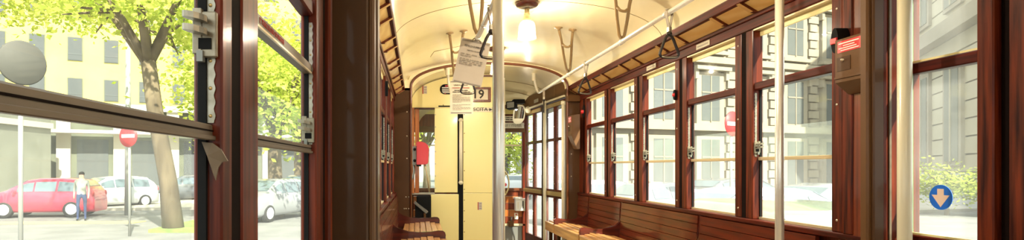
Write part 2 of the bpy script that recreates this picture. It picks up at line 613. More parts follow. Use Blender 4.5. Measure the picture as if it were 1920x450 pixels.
def window(sg, y0, y1, label, low_top, tr, cheap=False, sash=None, low_mat='dirty', latch_h=0.075, latch_s=1.0, bar=(0.038, 0.056), pale=True, rack_top=None, rack_x=(0.010, 0.022), sw=(0.062, 0.062)):
    """one framed side window between gap centres y0 (near) and y1 (far)"""
    WN[0] += 1
    f = side(sg)
    gx = 0.045 if sg > 0 else 0.028
    r = thing('window_%d' % WN[0], (f(0.04), (y0 + y1) / 2, H + SILL), label, kind='structure')
    a, b = y0 + 0.022, y1 - 0.022
    s0, s1 = sw
    obj('pillar', bx(f, 0.003, gx + 0.008, y1 - 0.0225, y1 + 0.0225, SILL, HEAD), 'void', r)  # nearly flush black strip standing in for the dark recess between frames
    for (p, q) in ((a, a + s0), (b - s1, b)):
        obj('stile', bx(f, 0.0, gx + 0.010, p, q, SILL, HEAD, 0.003), 'mahog_z', r)
    gy0, gy1 = a + s0, b - s1
    obj('transom', bx(f, 0.008, gx + 0.015, gy0, gy1, tr - 0.020, tr + 0.020, 0.005), 'mahog_y', r)
    obj('head_strip', bx(f, gx - 0.006, gx + 0.004, gy0, gy1, 0.705, HEAD, 0.002), 'strip', r)
    obj('head_bead', bx(f, 0.004, gx, gy0, gy1, 0.734, HEAD), 'sashpale', r)
    for yy in (gy0, gy1 - 0.006):
        obj('rubber_seal', bx(f, gx - 0.009, gx + 0.002, yy, yy + 0.006, SILL, tr - 0.02), 'black', r)
    obj('upper_pane', bx(f, gx, gx + 0.004, gy0, gy1, tr + 0.02, 0.71), 'glass', r)
    top_open = tr - 0.02
    if sash:
        s = obj('sash_rail', bx(f, 0.012, gx + 0.006, gy0 + 0.006, gy1 - 0.006, sash[0], sash[1], 0.002), 'sashmetal', r)
        obj('rail_bead', bx(f, 0.010, 0.014, gy0 + 0.006, gy1 - 0.006, sash[0], sash[0] + 0.004), 'sashpale', s)
        top_open = sash[0]
    obj('sash_pane', bx(f, gx, gx + 0.004, gy0, gy1, bar[1], top_open), 'glass' , r)
    sb = obj('sash_bar', bx(f, gx - 0.016, gx + 0.008, gy0, gy1, bar[0], bar[1], 0.002), 'sashpale' if pale else 'sashmetal', r)
    if not pale:
        obj('bar_groove', bx(f, gx - 0.0168, gx - 0.014, gy0, gy1, bar[0] + 0.0085, bar[0] + 0.0105), 'void', sb)
        obj('bar_lip', bx(f, gx - 0.020, gx - 0.012, gy0, gy1, bar[0] - 0.003, bar[0] + 0.003, 0.001), 'sashmetal', sb)
    obj('lower_pane', bx(f, gx + 0.012, gx + 0.016, gy0, gy1, SILL, low_top), low_mat, r)
    obj('bottom_bead', bx(f, gx - 0.012, gx + 0.016, gy0, gy1, SILL, SILL + 0.012), 'sashpale', r)
    if cheap:
        return r
    # rack strip with scalloped edge on the far jamb
    rt = rack_top if rack_top else tr - 0.03
    n = int((rt - bar[1]) / 0.018)
    bm = new()
    left, right_ = [], []
    for i in range(n * 6 + 1):
        h = bar[1] + 0.002 + i * 0.003
        wv = 0.0022 * (0.5 + 0.5 * math.cos(i / 6 * 2 * PI))
        left.append((f(rack_x[0] + wv), gy1 - 0.0025, H + h))
        right_.append((f(rack_x[1]), gy1 - 0.0025, H + h))
    prism(bm, left + right_[::-1], (0, 0.003, 0))
    rk = obj('latch_rack', bm, 'rackmetal', r)
    bm0 = None
    for i in range(0, n, 2):
        h = bar[1] + 0.011 + i * 0.018
        bm = new()
        lathe(bm, [(0.0, -0.0022), (0.0022, -0.0014), (0.0026, 0.0)], (f((rack_x[0] + rack_x[1]) / 2 + 0.001), gy1 - 0.0025, H + h), 8, 'Y')
        obj('rivet', bm, 'brass', rk)
    latch(r, f, gy1, latch_h, latch_s, sg)
    for hh in (SILL + 0.05, 0.27, HEAD - 0.06):
        bm = new()
        lathe(bm, [(0.0, -0.002 * sg), (0.005, -0.0015 * sg), (0.006, 0.001 * sg)], (f(0.0), a + s0 * 0.5, H + hh), 8, 'X')
        obj('screw', bm, 'screw', r)
    return r


RL = ['nearest mahogany window on the right wall beside the brown post',
      'second mahogany window on the right wall from the brown post',
      'middle mahogany window of the five on the right wall',
      'fourth mahogany window on the right wall from the brown post',
      'farthest mahogany window on the right wall beside the arched portal']
for k in range(5):
    window(1, GR[k], GR[k + 1], RL[k], 0.21, TRANS, low_mat='dirty2')
obj_l = window(-1, 0.052, 0.793, 'large nearest left window with bronze sash bar and big latch', 0.038, 0.40, low_mat='dirty', latch_h=0.142, latch_s=0.95, pale=False, rack_top=0.37, rack_x=(0.008, 0.019), sw=(0.062, 0.040))
win2 = window(-1, 0.793, 1.534, 'second left window with a half lowered sash rail bearing red lettering', 0.148, 0.40, low_mat='dirty2', latch_h=0.062, pale=False, sash=(0.235, 0.260), rack_top=0.37, rack_x=(0.008, 0.019), sw=(0.082, 0.102))
for k in range(5):
    window(-1, GR[k], GR[k + 1], 'far left mahogany window beyond the brown post, number %s from the post' % ['one', 'two', 'three', 'four', 'five'][k], 0.21, TRANS)
for k in range(3):
    window(-1, 0.052 - PITCH * (k + 1), 0.052 - PITCH * k, 'left window behind the viewer, number %s back' % ['one', 'two', 'three'][k], 0.21, TRANS, cheap=True)
    window(1, 0.50 - PITCH * (k + 1), 0.50 - PITCH * k, 'right window behind the side door, number %s back' % ['one', 'two', 'three'][k], 0.21, TRANS, cheap=True)
text('sash_lettering', "E' PERICOLOSO SPORGERSI", 0.014, (-0.2662, 1.03, H + 0.2485), (0, 1, 0), (0, 0, 1), 'redink', win2, width=0.17, depth=0.0004)
# bronze corner flap under the near sash bar
bm = new()
pts = []
for (px_, py_, yy_) in [(378, 266, 0.718), (398, 268, 0.719), (414, 280, 0.722), (427, 302, 0.727), (416, 304, 0.724), (409, 314, 0.722), (404, 338, 0.720), (398, 322, 0.718), (388, 292, 0.717)]:
    pts.append(((px_ - 783) * yy_ / F, yy_, H + (314 - py_) * yy_ / F))
prism(bm, pts, (0.0, 0.003, 0.0))
obj('corner_flap', bm, 'sashmetal', obj_l)

# left near gap: filler between second window and the brown post
lf = side(-1)
t2 = thing('trim_2', (-0.28, 1.64, H + SILL), 'dark grooved board between second left window and brown post', kind='structure')
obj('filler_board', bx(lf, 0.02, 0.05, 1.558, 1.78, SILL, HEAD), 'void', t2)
obj('filler_bead', bx(lf, -0.005, 0.05, 1.60, 1.645, SILL, HEAD, 0.006), 'mahog_z', t2)
t3 = thing('trim_3', (-0.28, 2.15, H + SILL), 'wood filler panel behind the left brown post', kind='structure')
obj('filler_board', bx(lf, 0.0, 0.09, 1.93, 2.33, SILL, HEAD), 'mahog_z', t3)

# brown posts dividing the saloon from the doors
pl = thing('trim_4', (-0.22, 1.80, 0), 'broad brown enamelled post on the left', kind='structure')
obj('post_body', B(-0.36, -0.152, 1.72, 1.92, 0, H + 0.92, 0.006), 'brown', pl)
obj('post_bead', B(-0.156, -0.134, 1.735, 1.92, 0, H + 0.95, 0.007), 'brown_light', pl)
obj('post_bead', B(-0.140, -0.128, 1.80, 1.90, 0, H + 0.95, 0.005), 'brown', pl)
pr = thing('trim_5', (1.78, 2.13, 0), 'brown enamelled post beside the right side door', kind='structure')
obj('post_body', B(1.715, 1.755, 2.105, 2.16, 0, H + 0.92, 0.004), 'brown', pr)
obj('post_bead', B(1.700, 1.722, 2.118, 2.155, 0, H + 0.92, 0.006), 'brown_light', pr)
obj('post_face', B(1.752, 1.872, 2.112, 2.20, 0, H + 0.92, 0.004), 'mahog_z', pr)
obj('post_highlight', B(1.775, 1.783, 2.106, 2.113, 0, H + 0.92), 'sashmetal', pr)  # raised metal strip standing in for a highlight line on the post
obj('side_panel', B(1.782, 1.90, 2.16, 2.345, H + SILL - 0.02, H + 0.80), 'panelwood', pr)
obj('side_panel_bead', B(1.776, 1.79, 2.29, 2.345, H + SILL, H + 0.80, 0.004), 'mahog_z', pr)

# ------------------------------------------------------------------ arched portal
pa = thing('trim_6', (CX, PY + 0.05, 0), 'arched portal with brown trim between saloon and driver platform', kind='structure')
AC, AW = 0.80, 0.875


def vest_h(x):
    return arch_h(x, 0.80, 0.36) if x < AC else arch_h(x, 0.95, 0.21)


def arch_h(x, base=0.89, rise=0.275, hw=AW):
    u = min(1.0, abs(x - AC) / hw)
    return base + rise * max(0.0, 1 - u * u) ** 0.42


bm = new()
N = 40
us = [math.sin(t * PI / 2) for t in [(-1 + 2 * i / N) for i in range(N + 1)]]
inner = [(AC + AW * u, H + arch_h(AC + AW * u)) for u in us]
outer = [(AC + AW * u * 1.13, H + ceil_h(AC + AW * u * 1.13) + 0.09 if abs(u) < 0.9 else H + 1.12) for u in us]
for i in range(N):
    q = [(inner[i][0], PY, inner[i][1]), (inner[i + 1][0], PY, inner[i + 1][1]), (outer[i + 1][0], PY, outer[i + 1][1]), (outer[i][0], PY, outer[i][1])]
    bm.faces.new([bm.verts.new(p) for p in q])
for sgx, xa, xb in ((-1, AC - AW, AC - AW * 1.13), (1, AC + AW, AC + AW * 1.13)):
    bm.faces.new([bm.verts.new(p) for p in [(xa, PY, H + 0.86), (xb, PY, H + 0.86), (xb, PY, H + 1.13), (xa, PY, H + 0.89)]])
obj('arch_face', bm, 'cream', pa)
bm = new()
path = [(AC - AW, PY, 0.0), (AC - AW, PY, H + 0.6)] + [(x, PY, z) for x, z in inner] + [(AC + AW, PY, H + 0.6), (AC + AW, PY, 0.0)]
tube(bm, path, 0.015, 8)
obj('arch_trim', bm, 'trimbrown', pa)
bm = new()
tube(bm, [(AC + (x - AC) * 1.045, PY - 0.004, z + 0.035) for x, z in inner[2:-2]], 0.007, 6)
obj('arch_bead', bm, 'cream', pa)
# lining through the depth of the portal
bm = new()
for i in range(N):
    f_ = bm.faces.new([bm.verts.new(p) for p in [(inner[i][0], PY, inner[i][1]), (inner[i + 1][0], PY, inner[i + 1][1]), (inner[i + 1][0], PY + 0.12, inner[i + 1][1]), (inner[i][0], PY + 0.12, inner[i][1])]])
obj('arch_lining', bm, 'cream', pa)
bm = new()
for i in range(N):
    xa, xb = inner[i][0], inner[i + 1][0]
    za, zb = H + vest_h(xa) - 0.003, H + vest_h(xb) - 0.003
    bm.faces.new([bm.verts.new(p) for p in [(xa, PY + 0.105, za), (xb, PY + 0.105, zb), (xb, PY + 0.105, H + 1.25), (xa, PY + 0.105, H + 1.25)]])
obj('arch_step', bm, 'cream', pa)
obj('left_jamb', B(-0.30, AC - AW, PY, PY + 0.10, 0, H + 0.89, 0.003), 'brown', pa)
obj('right_jamb', B(AC + AW, 1.90, PY - 0.01, PY + 0.10, 0, H + 0.90, 0.003), 'brown', pa)
obj('jamb_block', B(1.66, 1.80, PY - 0.06, PY + 0.02, H + 0.73, H + 0.80, 0.004), 'brown_light', pa)
for (x, hh) in [(-0.13, -0.33), (-0.10, -0.33), (-0.15, -0.46), (-0.13, -0.46), (-0.10, -0.46), (-0.12, 0.10), (-0.12, 0.35), (-0.12, 0.62)]:
    bm = new()
    lathe(bm, [(0.0, -0.004), (0.006, -0.003), (0.008, 0.0)], (x, PY, H + hh), 8, 'Y')
    obj('rivet', bm, 'screw', pa)
for hh in (-0.1, 0.15, 0.3, 0.55):
    bm = new()
    lathe(bm, [(0.0, -0.004), (0.006, -0.003), (0.008, 0.0)], (1.715, PY - 0.01, H + hh), 8, 'Y')
    obj('rivet', bm, 'screw', pa)

# ------------------------------------------------------------------ driver platform shell
vc = new()
ring = []
VY = [(PY + 0.10, 1.0, 0.0), (6.9, 1.0, 0.0), (7.4, 0.985, 0.03), (7.8, 0.965, 0.09), (8.05, 0.94, 0.16), (8.22, 0.90, 0.23)]
for (y, sx, dz) in VY:
    ring.append([vc.verts.new((AC + AW * u * sx, y, H + vest_h(AC + AW * u) - dz)) for u in us])
for a, b in zip(ring[:-1], ring[1:]):
    for k in range(N):
        q = vc.faces.new((a[k], a[k + 1], b[k + 1], b[k]))
        q.smooth = True
ce2 = obj('ceiling_front', vc, 'cream')
tag(ce2, 'cream domed ceiling over the driver platform', kind='structure')
for yi in (7.25, 7.7):
    bm = new()
    sc_ = 0.99 if yi < 7.5 else 0.97
    dz_ = 0.022 if yi < 7.5 else 0.077
    tube(bm, [(AC + AW * u * sc_ * 0.99, yi, H + vest_h(AC + AW * u) - dz_ - 0.004) for u in us[3:-3]], 0.003, 6)
    obj('panel_seam', bm, 'seam', ce2)

# front wall of the tram with windscreen
wf = thing('wall_front', (0.8, 8.22, 0), 'front end of the tram with windscreens and wooden dash', kind='structure')
FY = 8.2
for k in range(5):
    z0 = 0.30 + k * 0.10
    obj('dash_board', B(-0.10, 1.60, FY, FY + 0.05, z0, z0 + 0.097, 0.004), 'orange_wood' if k % 2 else 'panelwood', wf)
obj('kick_panel', B(-0.10, 1.60, FY, FY + 0.05, 0, 0.26), 'grey', wf)
obj('kick_bead', B(-0.10, 1.60, FY - 0.02, FY + 0.04, 0.265, 0.298, 0.004), 'sashpale', wf)
obj('over_panel', B(-0.10, 1.62, FY, FY + 0.05, H + 0.60, H + 1.10), 'panelwood', wf)
obj('over_trim', B(-0.10, 1.62, FY - 0.03, FY + 0.02, H + 0.86, H + 0.93, 0.005), 'trimbrown', wf)
obj('over_band', B(-0.10, 1.62, FY - 0.012, FY + 0.02, H + 0.78, H + 0.86, 0.004), 'yellow', wf)
obj('windscreen_rail', B(-0.10, 1.60, FY - 0.03, FY + 0.05, H + 0.515, H + 0.60, 0.004), 'brown_light', wf)
obj('windscreen_sill', B(-0.10, 1.60, FY - 0.03, FY + 0.05, H - 0.34, H - 0.30, 0.004), 'trimbrown', wf)
for x0, x1 in ((-0.12, -0.06), (0.42, 0.48), (1.04, 1.10), (1.53, 1.62)):
    obj('windscreen_post', B(x0, x1, FY - 0.02, FY + 0.05, 0, H + 0.62, 0.005), 'mahog_z', wf)
for x0, x1 in ((-0.06, 0.42), (0.48, 1.04), (1.10, 1.53)):
    obj('windscreen', B(x0, x1, FY + 0.02, FY + 0.026, H - 0.30, H + 0.515), 'glass', wf)
    obj('windscreen_bar', B(x0, x1, FY, FY + 0.03, H + 0.315, H + 0.335), 'sashpale', wf)
# notice boards over the windscreen
nb = thing('notice_board', (1.40, FY - 0.02, H + 0.60), 'two-line cream notice strip high on the front wall, upper one', 'sign')
obj('board', B(1.20, 1.53, FY - 0.034, FY - 0.03 + 0.02, H + 0.675, H + 0.75, 0.002), 'paper2', nb)
bm = new()
bars(bm, (1.22, FY - 0.0345, H + 0.0), (1, 0, 0), (0, 0, 1), printed(0.0, 0.28, 0.727, 0.012, 4) + printed(0.0, 0.17, 0.697, 0.012, 3))
obj('print', bm, 'ink', nb)
nb = thing('notice_board', (1.40, FY - 0.02, H + 0.57), 'cream notice strip with tall dark capitals just above the windscreen', 'sign')
obj('board', B(1.20, 1.55, FY - 0.044, FY - 0.03, H + 0.572, H + 0.652, 0.002), 'paper2', nb)
bm = new()
x = 0.015
random.seed(3)
rows = []
for wd in (1, 5, 1, 9):
    for q in range(wd):
        rows.append((x, x + 0.0045, 0.612, 0.038))
        if random.random() < 0.6:
            rows.append((x, x + 0.011, 0.612 + random.choice((-0.016, 0, 0.016)), 0.006))
        x += 0.0165
    x += 0.013
bars(bm, (1.20, FY - 0.0445, H), (1, 0, 0), (0, 0, 1), rows)
obj('capitals', bm, 'ink', nb)

# vestibule side walls
vl = thing('wall_left_front', (-0.12, 7.3, 0), 'narrow side wall left of the driver cab', kind='structure')
obj('lower_panel', B(-0.14, -0.09, PY + 0.1, 8.25, 0, H - 0.32), 'panelwood', vl)
obj('upper_panel', B(-0.14, -0.09, PY + 0.1, 8.25, H + 0.72, H + 1.0), 'yellow', vl)
for y in (PY + 0.1, 6.92, 7.6, 8.15):
    obj('window_post', B(-0.14, -0.085, y, y + 0.09, H - 0.32, H + 0.72, 0.004), 'mahog_z', vl)
obj('side_glass', B(-0.118, -0.112, PY + 0.2, 8.15, H - 0.32, H + 0.72), 'glass', vl)

# front folding doors on the right side of the platform
DA, DB = Vector((1.73, 6.42)), Vector((1.565, 8.10))
dl = (DB - DA).length
du = (DB - DA) / dl
dn = Vector((-du.y, du.x))          # points inward (-X)


def dp(s, d, h):
    p = DA + du * s + dn * d
    return (p.x, p.y, H + h)


def dbox(bm, s0, s1, d0, d1, h0, h1):
    p = [dp(s0, d0, h0), dp(s1, d0, h0), dp(s1, d1, h0), dp(s0, d1, h0)]
    return prism(bm, p, (0, 0, h1 - h0))


def front_door(idx, s0, s1, label):
    d = thing('door_%d' % idx, (*dp((s0 + s1) / 2, 0, 0)[:2], 0), label, kind='structure')
    mid = (s0 + s1) / 2
    for p in (s0, mid - 0.035, s1 - 0.05):
        obj('stile', dbox(new(), p, p + (0.07 if p == mid - 0.035 else 0.05), -0.02, 0.02, -1.08, 0.80), 'mahog_z', d)
    for h0, h1 in ((-1.08, -0.93), (-0.375, -0.27), (0.325, 0.36), (0.735, 0.80)):
        obj('rail', dbox(new(), s0, s1, -0.019, 0.019, h0, h1), 'mahog_y', d)
    obj('push_bar', dbox(new(), s0 + 0.02, s1 - 0.02, 0.02, 0.045, -0.345, -0.295), 'brass', d)
    obj('head_plate', dbox(new(), s0 + 0.08, s1 - 0.08, 0.02, 0.032, 0.742, 0.785), 'brass', d)
    for a, b in ((s0 + 0.05, mid - 0.035), (mid + 0.035, s1 - 0.05)):
        for h0, h1 in ((-0.93, -0.375), (-0.27, 0.325), (0.36, 0.735)):
            obj('pane', dbox(new(), a, b, -0.004, 0.004, h0, h1), 'dirty2', d)
    bm = new()
    for h in (-0.8, -0.6, -0.2, 0.0, 0.2, 0.5):
        lathe(bm, [(0.0, 0.0), (0.006, 0.001), (0.007, 0.004)], dp(mid, 0.021, h), 6, 'Y')
    obj('screws', bm, 'screw', d)
    return d


front_door(1, 0.03, 0.80, 'nearer half of the folding front doors on the right')
front_door(2, 0.86, 1.66, 'farther half of the folding front doors by the windscreen')
dpn = thing('trim_7', (*dp(0.83, 0, 0)[:2], 0), 'dark post between the two front door halves', kind='structure')
obj('door_post', dbox(new(), 0.80, 0.86, -0.03, 0.03, -1.1, 0.80), 'black', dpn)
hb = thing('trim_8', (*dp(0.83, 0, 0)[:2], H + 0.8), 'ochre brown door engine casing above the front doors', kind='structure')
obj('casing', dbox(new(), -0.05, 1.70, -0.10, 0.06, 0.81, 0.985), 'brown_light', hb)
obj('casing_lip', dbox(new(), -0.05, 1.70, 0.05, 0.075, 0.805, 0.825), 'creamrail', hb)
obj('casing_seam', dbox(new(), 0.30, 0.305, 0.058, 0.0615, 0.825, 0.98), 'seam', hb)
obj('name_plate', dbox(new(), 0.92, 1.10, 0.06, 0.063, 0.86, 0.905), 'plate', hb)

# ------------------------------------------------------------------ yellow cab partition
CYP = 6.9


def cxp(px):
    return (px - 783) * CYP / F


def chp(py):
    return (314 - py) * CYP / F


pt = thing('wall_cab', (0.5, CYP, 0), 'pale yellow partition of the driver cab with route number', kind='structure')
bm = new()
pts = [(-0.075, H + 0.735)]
for i in range(0, N + 1):
    x = AC + AW * us[i]
    if x < -0.075 or x > 1.04:
        continue
    pts.append((x, H + vest_h(x) - 0.012))
pts += [(1.04, H + vest_h(1.04) - 0.012), (1.04, H + 0.735)]
prism(bm, [(x, CYP, z) for x, z in pts], (0, 0.03, 0))
obj('top_panel', bm, 'yellow', pt)
obj('door_upper', B(cxp(815), cxp(858), CYP, CYP + 0.03, H + chp(361), H + chp(201), 0.003), 'yellow', pt)
obj('door_lower', B(cxp(808), cxp(860), CYP - 0.01, CYP + 0.03, 0.0, H + chp(364), 0.004), 'yellow', pt)
obj('corner_panel', B(cxp(799), cxp(807.5), CYP - 0.005, CYP + 0.03, 0.0, H + chp(366), 0.003), 'brown_light', pt)
obj('dark_strip', B(cxp(858), cxp(868.5), CYP + 0.005, CYP + 0.04, 0.0, H + 0.75), 'black', pt)
obj('right_panel_upper', B(cxp(868.5), 1.04, CYP - 0.004, CYP + 0.03, H + chp(361.6), H + 0.745, 0.002), 'yellow', pt)
obj('right_panel_lower', B(cxp(868.5), 1.04, CYP - 0.004, CYP + 0.03, 0.0, H + chp(362.3), 0.002), 'yellow', pt)
obj('edge_post', B(1.035, 1.075, CYP - 0.02, CYP + 0.05, 0.0, H + 1.10, 0.006), 'creamrail', pt)
obj('gap_strip', B(cxp(822), cxp(848), CYP - 0.002, CYP + 0.01, H + chp(200.5), H + chp(198)), 'black', pt)
obj('brown_strip', B(cxp(902), 1.03, CYP - 0.006, CYP, H + 1.115, H + 1.14), 'trimbrown', pt)
obj('window_stile', B(cxp(769), cxp(777), CYP - 0.02, CYP + 0.03, H - 0.32, H + 0.735, 0.004), 'orange_wood', pt)
obj('window_stile', B(cxp(778), cxp(786), CYP - 0.01, CYP + 0.03, H - 0.32, H + 0.73, 0.004), 'orange_wood', pt)
obj('window_head', B(cxp(769), cxp(815), CYP - 0.01, CYP + 0.03, H + 0.715, H + 0.737, 0.003), 'mahog_x', pt)
obj('window_sill', B(cxp(769), cxp(815), CYP - 0.01, CYP + 0.03, H - 0.335, H - 0.31, 0.003), 'plate', pt)
obj('cab_window_pane', B(cxp(786), cxp(815), CYP + 0.01, CYP + 0.016, H - 0.32, H + 0.72), 'glass', pt)
bm = new()
rows = []
for k in range(7):
    hh = chp(215 + k * 23)
    lathe(bm, [(0.0, -0.004), (0.007, -0.002), (0.008, 0.002)], (cxp(816.5), CYP, H + hh), 8, 'Y')
obj('hinge_rivets', bm, 'screw', pt)
for px, py in ((870.5, 355), (870.5, 375), (870.5, 395), (870.5, 415), (870.5, 435), (854, 369), (816, 371), (789, 158), (831, 197), (797, 152), (830, 146), (920, 178), (870.5, 215), (870.5, 250), (870.5, 285), (870.5, 320)):
    bm = new()
    lathe(bm, [(0.0, -0.005), (0.006, -0.004), (0.007, 0.0)], (cxp(px), CYP - 0.004, H + chp(py)), 6, 'Y')
    obj('rivet', bm, 'seam', pt)

# things on the partition
sg19 = thing('route_sign', (cxp(896), CYP - 0.03, H + chp(193)), 'cream route board reading 19 in a red-brown wooden frame', 'sign')
x0, x1, z0, z1 = cxp(866), cxp(920), H + chp(191.5), H + chp(164)
obj('board', B(x0 + 0.03, x1 - 0.03, CYP - 0.022, CYP - 0.004, z0 + 0.022, z1 - 0.022), 'paper2', sg19)
for a in ((x0, x1, z0, z0 + 0.026), (x0, x1, z1 - 0.026, z1), (x0, x0 + 0.036, z0 + 0.026, z1 - 0.026), (x1 - 0.036, x1, z0 + 0.026, z1 - 0.026)):
    obj('frame_bar', B(a[0], a[1], CYP - 0.034, CYP - 0.004, a[2], a[3], 0.003), 'orange_wood' if False else 'panelwood', sg19)
text('number', '19', 0.150, ((x0 + x1) / 2 + 0.022, CYP - 0.0235, (z0 + z1) / 2), (1, 0, 0), (0, 0, 1), 'ink', sg19, bold=0.003)
us_ = thing('exit_sign', (cxp(902), CYP - 0.01, H + chp(209)), 'narrow enamel strip reading USCITA with an arrow under the route board', 'sign')
obj('strip', B(cxp(874), cxp(925), CYP - 0.012, CYP - 0.004, H + chp(210), H + chp(201.5), 0.001), 'plate', us_)
text('lettering', 'USCITA', 0.058, (cxp(897), CYP - 0.0125, H + chp(205.6)), (1, 0, 0), (0, 0, 1), 'ink', us_, width=0.225, bold=0.001)
bm = new()
prism(bm, [(cxp(917), CYP - 0.0135, H + chp(203)), (cxp(917), CYP - 0.0135, H + chp(208.4)), (cxp(923.5), CYP - 0.0135, H + chp(205.7))], (0, 0.001, 0))
box(bm, cxp(876), cxp(918), CYP - 0.0132, CYP - 0.0122, H + chp(206), H + chp(205.3))
obj('arrow', bm, 'ink', us_)
bd = thing('instruction_plate', (cxp(840), CYP - 0.01, H + chp(178)), 'dark rounded plate with white and red lines left of the notices', 'sign')
bm = new()
pts = []
cx0, cx1, ch, rr = cxp(834), cxp(850), chp(167.5), 0.06
for k in range(13):
    a = PI / 2 + PI * k / 12
    pts.append((cx0 + rr * math.cos(a), CYP - 0.012, H + ch + rr * 1.02 * math.sin(a)))
for k in range(13):
    a = -PI / 2 + PI * k / 12
    pts.append((cx1 + rr * math.cos(a), CYP - 0.012, H + ch + rr * 1.02 * math.sin(a)))
prism(bm, pts, (0, 0.008, 0))
obj('plate', bm, 'black', bd)
bm = new()
bars(bm, (cxp(828.5), CYP - 0.0125, H + ch), (1, 0, 0), (0, 0, 1), [(0, 0.15, 0.019, 0.011), (0, 0.11, -0.003, 0.010), (0, 0.11, -0.022, 0.010), (0.008, 0.12, -0.041, 0.010)])
obj('white_lines', bm, 'white', bd)
bm = new()
bars(bm, (cxp(828.5), CYP - 0.0125, H + ch), (1, 0, 0), (0, 0, 1), [(0.04, 0.16, 0.040, 0.014), (0.03, 0.05, -0.054, 0.006)])
obj('red_lines', bm, 'red', bd)['kind'] = 'stuff'


def sticker(px0, px1, py0, py1, label):
    s = thing('safety_sticker', (cxp((px0 + px1) / 2), CYP - 0.01, H + chp(py1)), label, 'sticker')
    x0, x1, z0, z1 = cxp(px0), cxp(px1), H + chp(py1), H + chp(py0)
    obj('backing', B(x0, x1, CYP - 0.0065, CYP - 0.0045, z0, z1), 'paper', s)
    obj('red_edge', B(x0, x0 + (x1 - x0) * 0.22, CYP - 0.0072, CYP - 0.0063, z0, z1), 'redink', s)
    bm = new()
    rows = []
    for k in range(3):
        rows += [((x1 - x0) * 0.35, (x1 - x0) * 0.92, (z1 - z0) * (0.2 + 0.3 * k), (z1 - z0) * 0.1)]
    bars(bm, (x0, CYP - 0.0068, z0), (1, 0, 0), (0, 0, 1), rows)
    obj('print', bm, 'greyink', s)
    return s


sticker(792, 800.5, 161, 176, 'small printed sticker high on the left of the yellow partition')
sticker(895.5, 903.5, 379, 393.5, 'small printed sticker low on the right yellow panel')

gb = thing('grab_bar', (cxp(863.5), CYP - 0.06, H + chp(348)), 'short cream upright grab bar on the black partition strip', 'grab bar')
bm = new()
tube(bm, [(cxp(863.5), CYP - 0.055, H + chp(342)), (cxp(863.5), CYP - 0.055, H + chp(228))], 0.021, 12)
obj('bar', bm, 'creamrail', gb)
for py in (226, 342):
    bm = new()
    lathe(bm, [(0, -0.028), (0.02, -0.02), (0.030, 0.0), (0.02, 0.02), (0, 0.028)], (cxp(863.5), CYP - 0.055, H + chp(py)), 14)
    box(bm, cxp(863.5) - 0.012, cxp(863.5) + 0.012, CYP - 0.055, CYP + 0.006, H + chp(py) - 0.014, H + chp(py) + 0.014)
    obj('socket', bm, 'creamrail', gb)

# red ticket machine on a bracket
vy = 6.62
vx = lambda px: (px - 783) * vy / F
vh = lambda py: H + (314 - py) * vy / F
tv = thing('ticket_validator', (vx(788), vy, vh(312)), 'red ticket validator on a grey bracket beside the cab window', 'validator')
bm = new()
pts = [(vx(781), vy, vh(309)), (vx(781), vy, vh(266)), (vx(788), vy, vh(265)), (vx(797), vy, vh(267.5)), (vx(803), vy, vh(273)), (vx(804.5), vy, vh(281)), (vx(803), vy, vh(286)), (vx(803), vy, vh(306)), (vx(799), vy, vh(308.5))]
prism(bm, pts, (0, 0.13, 0))
bmesh.ops.bevel(bm, geom=bm.edges[:], offset=0.006, segments=2, affect='EDGES')
obj('cover', bm, 'red', tv)
obj('base_plate', B(vx(773.5), vx(781.5), vy + 0.02, vy + 0.13, vh(310), vh(274), 0.005), 'grey', tv)
for py in (280, 301):
    bm = new()
    lathe(bm, [(0, -0.01), (0.016, -0.008), (0.018, 0.0)], (vx(777.5), vy + 0.02, vh(py)), 10, 'Y')
    obj('bolt', bm, 'black', tv)
obj('chin', B(vx(781), vx(790), vy + 0.01, vy + 0.1, vh(312), vh(308.5)), 'black', tv)
bm = new()
tube(bm, [(vx(776), vy + 0.06, vh(310)), (vx(776.5), vy + 0.06, vh(322)), (vx(774), vy + 0.06, vh(334)), (vx(769), vy + 0.06, vh(340))], 0.012, 8)
obj('cable_conduit', bm, 'grey', tv)
bm = new()
tube(bm, [(vx(797), vy + 0.1, vh(309)), (vx(801), vy + 0.14, vh(330)), (vx(806), vy + 0.2, vh(362))], 0.010, 8)
obj('support_tube', bm, 'sashpale', tv)

# tip-up black seat beneath
ts = thing('tip_up_seat', (0.08, 6.70, 0), 'black folded tip-up seat against the yellow cab partition', 'seat')
bm = new()
box(bm, -0.015, 0.165, 6.80, 6.87, H - 0.66, H - 0.335, 0.02)
obj('back_pad', bm, 'black', ts)
bm = new()
prism(bm, [(-0.03, 6.62, H - 0.42), (0.10, 6.62, H - 0.52), (0.10, 6.62, H - 0.72), (-0.03, 6.62, H - 0.72)], (0, 0.16, 0))
obj('folded_pad', bm, 'black', ts)
bm = new()
prism(bm, [(-0.035, 6.60, H - 0.40), (0.0, 6.60, H - 0.43), (0.125, 6.60, H - 0.525), (0.10, 6.60, H - 0.545), (-0.035, 6.60, H - 0.43)], (0, 0.18, 0))
obj('pad_edge', bm, 'grey', ts)
obj('support_leg', B(0.07, 0.098, 6.60, 6.68, 0.0, H - 0.54, 0.004), 'brown_light', ts)
obj('support_frame', B(-0.05, 0.18, 6.855, 6.885, 0.0, H - 0.64), 'grey', ts)

